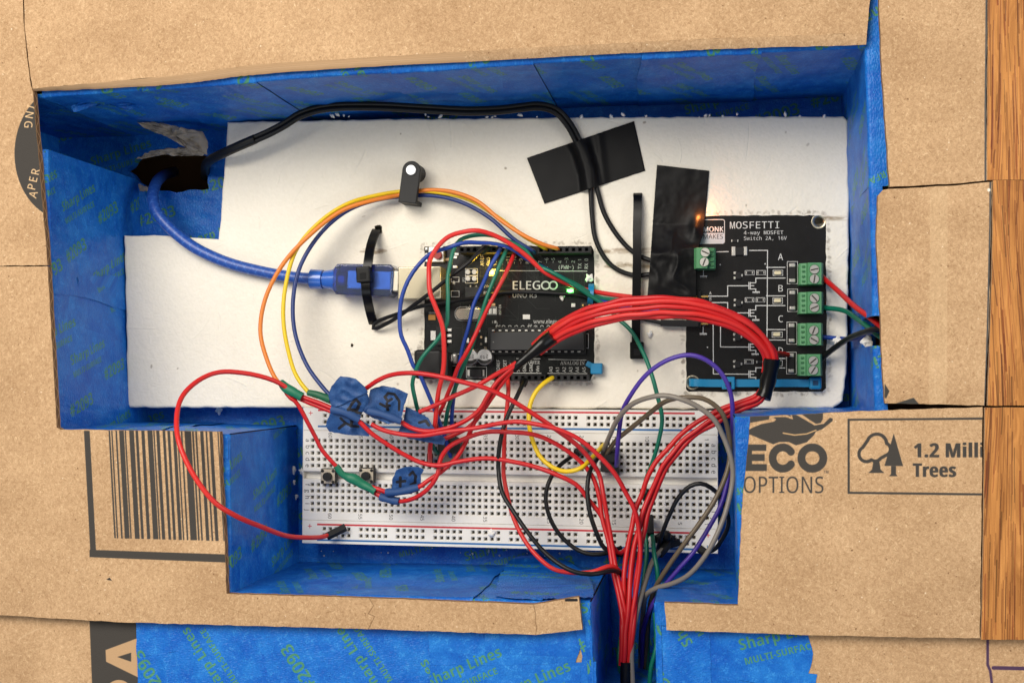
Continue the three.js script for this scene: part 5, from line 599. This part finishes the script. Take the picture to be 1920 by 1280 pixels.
// ---------------------------------------------------------------- cable clip
{
  const t = thing('cable_clip', 'black nail-in cable clip holding three coloured wires on the foam', 'cable clip'), a = pt(771, 319, 27), b = pt(763, 380, 27), d = b.clone().sub(a), L = d.length() / MM, yaw = Math.atan2(d.x, d.z);
  const sh = new THREE.Shape(), r = 3.7 * MM; sh.absarc(0, 0, r, 0, Math.PI); sh.lineTo(-r * 0.98, -L * MM); sh.lineTo(r * 0.98, -L * MM); sh.closePath();
  const put = (name, g, m) => { g.rotateX(-Math.PI / 2); g.rotateY(yaw); g.translate(a.x, 0, a.z); return part(name, g, m, t); };
  put('clip_top', new THREE.ExtrudeGeometry(sh, { depth: 1.6 * MM, bevelEnabled: true, bevelSize: 0.3 * MM, bevelThickness: 0.3 * MM, bevelSegments: 2, bevelOffset: -0.3 * MM }).translate(0, 0, 25.1 * MM), black);
  const post = new THREE.CylinderGeometry(3.5 * MM, 3.6 * MM, (25.2 - FOAM) * MM, 24).rotateX(Math.PI / 2).translate(0, 0, (25.2 + FOAM) / 2 * MM); put('clip_post', post, blackMatte);
  put('clip_foot', new THREE.BoxGeometry(7.0 * MM, 1.6 * MM, (25.2 - FOAM) * MM).translate(0, -(L - 0.8) * MM, (25.2 + FOAM) / 2 * MM), blackMatte);
  put('nail_head', new THREE.CylinderGeometry(1.9 * MM, 2.0 * MM, 1.0 * MM, 24).rotateX(Math.PI / 2).translate(0, 0, 27.4 * MM), mat(col(235, 238, 240), 0.35, 0.2));
}
// ---------------------------------------------------------------- black electrical tape
const eTape = new THREE.MeshPhysicalMaterial({ color: col(16, 16, 17), roughness: 0.45, specularIntensity: 0.3 });
{
  const cable = [[1075, 248], [1092, 282], [1104, 320], [1108, 352]], near = (x, y) => { let m = 1e9; for (let i = 0; i < 3; i++) { const [ax, ay] = cable[i], [bx, by] = cable[i + 1], t = Math.max(0, Math.min(1, ((x - ax) * (bx - ax) + (y - ay) * (by - ay)) / ((bx - ax) ** 2 + (by - ay) ** 2))); m = Math.min(m, Math.hypot(x - ax - t * (bx - ax), y - ay - t * (by - ay))); } return m; };
  tag(part('electrical_tape', patch([[988, 296], [1189, 227], [1210, 320], [1021, 382]], (x, y) => FOAM + 0.35 + 3.6 * Math.exp(-((near(x, y) / 15) ** 4)) + 1.1 * Math.exp(-(((x - y * 0.12 - 1092) / 7) ** 2)) * 0.5 + (fbm(x / 60, y / 60, 3) - 0.3) * 0.3, 0.2, 26, 3, 0.3, 5), eTape), 'slanted strip of black tape holding the power cable to the foam', 'electrical tape', 'black electrical tape');
  tag(part('electrical_tape', patch([[1232, 309], [1330, 320], [1325, 380], [1319, 440], [1308, 468], [1306, 500], [1306, 556], [1260, 557], [1214, 554], [1220, 480], [1226, 390]], (x, y) => { const w = Math.max(0, Math.min(1, (y - 420) / 60)), rid = 1 - Math.abs(2 * vnoise(x / 44 + y / 90, y / 34 - x / 80, 8) - 1); return FOAM + 0.5 + w * (4.6 + 1.5 * rid * rid + 0.5 * (fbm(x / 20, y / 20, 9) - 0.5)) + 1.9 * Math.exp(-(((x - 1304) / 11) ** 2 + ((y - 425) / 20) ** 2)) + (fbm(x / 30, y / 30, 6) - 0.4) * 0.7; }, 0.2, 34, 4, 0.3, 4), eTape), 'wrinkled strip of black tape over the switch board\'s power input', 'electrical tape', 'black electrical tape');
}
// ---------------------------------------------------------------- parts pushed into the breadboard
function pushButton(px, py, label) { const t = thing('push_button', label, 'push button', 'push buttons on the breadboard'), p = pt(px, py, 22); const B = (n, g, m) => part(n, g.translate(p.x, 0, p.z), m, t); B('button_body', rbox(6.2, 3.2, 6.2, 0.3, 0, 19.8, 0), black); B('face_plate', rbox(5.7, 0.35, 5.7, 0.1, 0, 21.5, 0), mat(col(196, 184, 166), 0.4, 0.55)); B('plunger', cyl(1.7, 1.75, 1.9, 0, 22.5, 0, 24), black); for (const [x, z] of [[-2.2, -2.2], [2.2, -2.2], [-2.2, 2.2], [2.2, 2.2]]) B('rivet', cyl(0.62, 0.62, 0.3, x, 21.8, z, 14), black); B('leg', merge([[-3.2, -2.2], [3.2, -2.2], [-3.2, 2.2], [3.2, 2.2]].map(([x, z]) => box(0.3, 2.6, 0.7, x, 18.2, z))), tin); }
pushButton(614, 893, 'push button at the breadboard\'s edge, clear of the green sleeve'); pushButton(686, 892, 'push button half under the lumpy green sleeve');
{ const smoke = mat(col(92, 88, 80), 0.4);
  const t = thing('trimmer', 'grey plastic trimmer under the crossing wires by the narrow flag', 'potentiometer', 'trimmers on the breadboard'), p = pt(842, 846, 23); part('trimmer_body', rbox(9.5, 4.8, 9.5, 0.6).translate(p.x, 20.6 * MM, p.z), smoke, t); part('knob', cyl(3.1, 3.3, 3, 0, 0, 0, 26).translate(p.x + 2 * MM, 24.2 * MM, p.z - 2.6 * MM), blackMatte, t); part('leg', merge([-2.54, 0, 2.54].map((x) => box(0.5, 3, 0.3, x, 17, 4.4))).translate(p.x, 0, p.z), tin, t); part('leg', merge([[-3, -4.2], [3, -4.2]].map(([x, z]) => box(0.6, 3, 0.3, x, 17, z))).translate(p.x, 0, p.z), tin, t);
  const u = thing('trimmer', 'dark trimmer under the grey and brown wires beside the purple plug', 'potentiometer', 'trimmers on the breadboard'), q = pt(1142, 862, 23); part('trimmer_body', rbox(6.5, 4.8, 9.5, 0.6).translate(q.x, 20.6 * MM, q.z), mat(col(58, 56, 54), 0.45), u); part('knob', cyl(2.2, 2.4, 3, 0, 0, 0, 24).translate(q.x + 1.2 * MM, 24.2 * MM, q.z - 1.5 * MM), black, u); part('leg', merge([-2.54, 0, 2.54].map((x) => box(0.5, 3, 0.3, x, 17, 4.2))).translate(q.x, 0, q.z), tin, u);
  const w = thing('capacitor', 'small round black capacitor standing where the thin black wire starts', 'capacitor'), s = pt(1094, 843, 25); part('can', new THREE.LatheGeometry([[0, 0], [2.0, 0], [2.1, 0.4], [2.1, 6.2], [1.8, 6.6], [0, 6.6]].map(([a, h]) => new THREE.Vector2(a * MM, (18 + h) * MM)), 22).translate(s.x, 0, s.z), mat(col(62, 61, 60), 0.4), w); part('leg', merge([box(0.4, 2, 0.4, -1.2, 17, 0), box(0.4, 2, 0.4, 1.2, 17, 0)]).translate(s.x, 0, s.z), tin, w);
}
// cluster of plug housings at the rail end
{ const t = thing('plug_cluster', 'cluster of black plug housings on the rail where the bundle turns down', 'connector'); for (const [a, b] of [[[1262, 1006, 22], [1240, 1030, 25]], [[1250, 1000, 20], [1232, 1012, 27]], [[1272, 1015, 20], [1248, 1022, 24]]]) plug(t, a, b, 2.7); const p = V([1250, 1004, 27]); part('plug_boot', new THREE.SphereGeometry(1.9 * MM, 14, 10).translate(p.x, p.y, p.z), black, t); }
// ---------------------------------------------------------------- leads leaving at the right
lead(PVC.red, 'red wire from terminal A leaving through the wall notch', 1.0, [[1538, 515, 20], [1548, 524, 22], [1570, 545, 30], [1605, 575, 48], [1635, 599, 62], [1655, 614, 68], [1690, 640, 71]], [], 'wires leaving through the wall notch');
lead(PVC.green, 'green wire from terminal B leaving through the wall notch', 0.95, [[1536, 576, 20], [1548, 577, 21], [1580, 582, 28], [1610, 599, 42], [1634, 618, 55], [1655, 634, 61], [1690, 652, 63]], [], 'wires leaving through the wall notch');
lead(PVC.blue, 'blue wire from terminal C leaving through the wall notch', 0.85, [[1534, 632, 20], [1546, 632, 20], [1575, 635, 24], [1605, 633, 38], [1635, 624, 55], [1660, 622, 62], [1690, 630, 64]], [], 'wires leaving through the wall notch');
lead(PVC.black, 'black wire from terminal D leaving through the wall notch', 1.05, [[1538, 676, 20], [1548, 666, 22], [1580, 643, 32], [1617, 623, 54], [1645, 617, 66], [1690, 616, 70]], [], 'wires leaving through the wall notch');
// ---------------------------------------------------------------- loose bits of foam and torn lining
const crumbM = mat(col(238, 236, 230), 0.9);
function crumb(px, py, h, s, label, seed) { const g = new THREE.IcosahedronGeometry(s * MM, 3), p = g.attributes.position; for (let i = 0; i < p.count; i++) { const x = p.getX(i) / MM, y = p.getY(i) / MM, z = p.getZ(i) / MM, k = 0.25 + 1.25 * vnoise(x * 1.9 / s + seed, z * 1.9 / s + y * 1.2 / s, seed); p.setXYZ(i, p.getX(i) * k, p.getY(i) * k * 0.5, p.getZ(i) * k); } g.computeVertexNormals(); const q = pt(px, py, h); g.translate(q.x, q.y, q.z); tag(part('foam_crumb', g, crumbM), label, 'foam crumb', 'foam crumbs'); }
[[546, 881, 6, 1.9, 'ragged foam crumb by the row e edge of the breadboard'], [548, 904, 5.5, 1.4, 'round foam crumb by the breadboard\'s centre groove'], [553, 931, 3, 1.2, 'foam crumb lowest beside the breadboard\'s end'], [565, 884, 8, 1.2, 'foam crumb touching the end of the breadboard'], [1219, 626, 17.6, 1.2, 'foam crumb beside the upright cable tie\'s head'], [1105, 521, 17.5, 1.5, 'foam crumb on the controller board\'s upper corner'], [1054, 557, 17.2, 1.1, 'foam crumb below the green lamp'], [1570, 639, 26, 1.5, 'foam crumb on the blue wire by terminal C'], [921, 997, 18.5, 1.3, 'foam crumb on the breadboard\'s near rail'], [1628, 641, 52, 2.4, 'large foam crumb in the wall notch'], [410, 770, 3, 1.4, 'foam crumb under the slab\'s near edge']].forEach((c, i) => crumb(c[0], c[1], c[2], c[3], c[4], 300 + i));
{ const r = rng(61), list = []; for (let i = 0; i < 26; i++) { const px = 620 + r() * 960, py = 206 + r() * 7, g = new THREE.TetrahedronGeometry((0.25 + r() * 0.55) * MM, 1).scale(1, 0.6, 1 + r()).rotateY(r() * 6); const p = pt(px, py, FOAM - 1 + r() * 1.5); list.push(g.translate(p.x, p.y + 0.0002, p.z + 0.0016)); } for (let i = 0; i < 30; i++) { const px = 560 + r() * 700, py = 1022 + r() * 20, p = pt(px, py, 0.4); list.push(new THREE.TetrahedronGeometry((0.2 + r() * 0.4) * MM, 1).translate(p.x, p.y, p.z)); } const o = part('foam_dust', list, crumbM); o.userData = { label: 'fine white foam dust along the slab and the lining', category: 'foam dust', kind: 'stuff' }; }
// lining: loose laps and torn edges
const leftH = (x) => Math.max(1, Math.min(74, 75 * (262 - x) / 166)), nearH = (y) => Math.max(1, Math.min(74, 75 * (y - 1052) / 70));
const torn = mat(col(150, 142, 132), 0.95), tornBlue = TAPE[1];  // torn paper grey is darkened, shadow of the corner put into its colour
const lap = (poly, hf, m, seed, t = 0.2, label) => { const g = patch(poly, hf, t, 7, seed, 3, 5), p = g.attributes.position, u = g.attributes.uv; if (m !== torn) for (let i = 0; i < p.count; i++) u.setXY(i, p.getX(i) + seed, -p.getZ(i) + p.getY(i)); part(m === torn ? 'torn_paper' : 'tape_lap', g, m, crate, label); };
lap([[145, 520], [170, 517], [232, 516], [236, 560], [234, 620], [233, 690], [198, 698], [194, 640], [180, 590], [162, 552], [147, 540]], (x, y) => leftH(x) + 1.8 + (fbm(x / 30, y / 30, 4)) * 1.2, TAPE[3], 501);
lap([[928, 1108], [935, 1082], [955, 1050], [975, 1042], [1010, 1040], [1020, 1047], [1062, 1050], [1098, 1072], [1110, 1090], [1113, 1119], [1085, 1120], [1000, 1124], [930, 1118]], (x, y) => nearH(y) + 1.5 + fbm(x / 40, y / 40, 5) * 0.8, TAPE[2], 502);
lap([[132, 200], [160, 182], [215, 176], [250, 188], [268, 195], [240, 208], [205, 196], [168, 200], [138, 210]], (x, y) => 62 + (x - 132) * -0.1 + fbm(x / 14, y / 14, 6) * 6, tornBlue, 503);
lap([[255, 228], [300, 230], [345, 240], [380, 247], [389, 265], [388, 290], [362, 290], [345, 275], [310, 255], [270, 240]], (x, y) => 22 - (x - 255) * 0.06 + fbm(x / 12, y / 12, 7) * 7, torn, 504, 0.6);
lap([[255, 298], [280, 283], [310, 278], [350, 276], [386, 286], [380, 292], [330, 292], [290, 288], [268, 297]], (x, y) => 14 + fbm(x / 10, y / 10, 8) * 5, torn, 505, 0.6);
lap([[258, 345], [288, 352], [284, 359], [262, 358]], (x, y) => 4 + fbm(x / 8, y / 8, 9) * 3, torn, 506, 0.4);
shade(scene);
renderer.render(scene, camera);
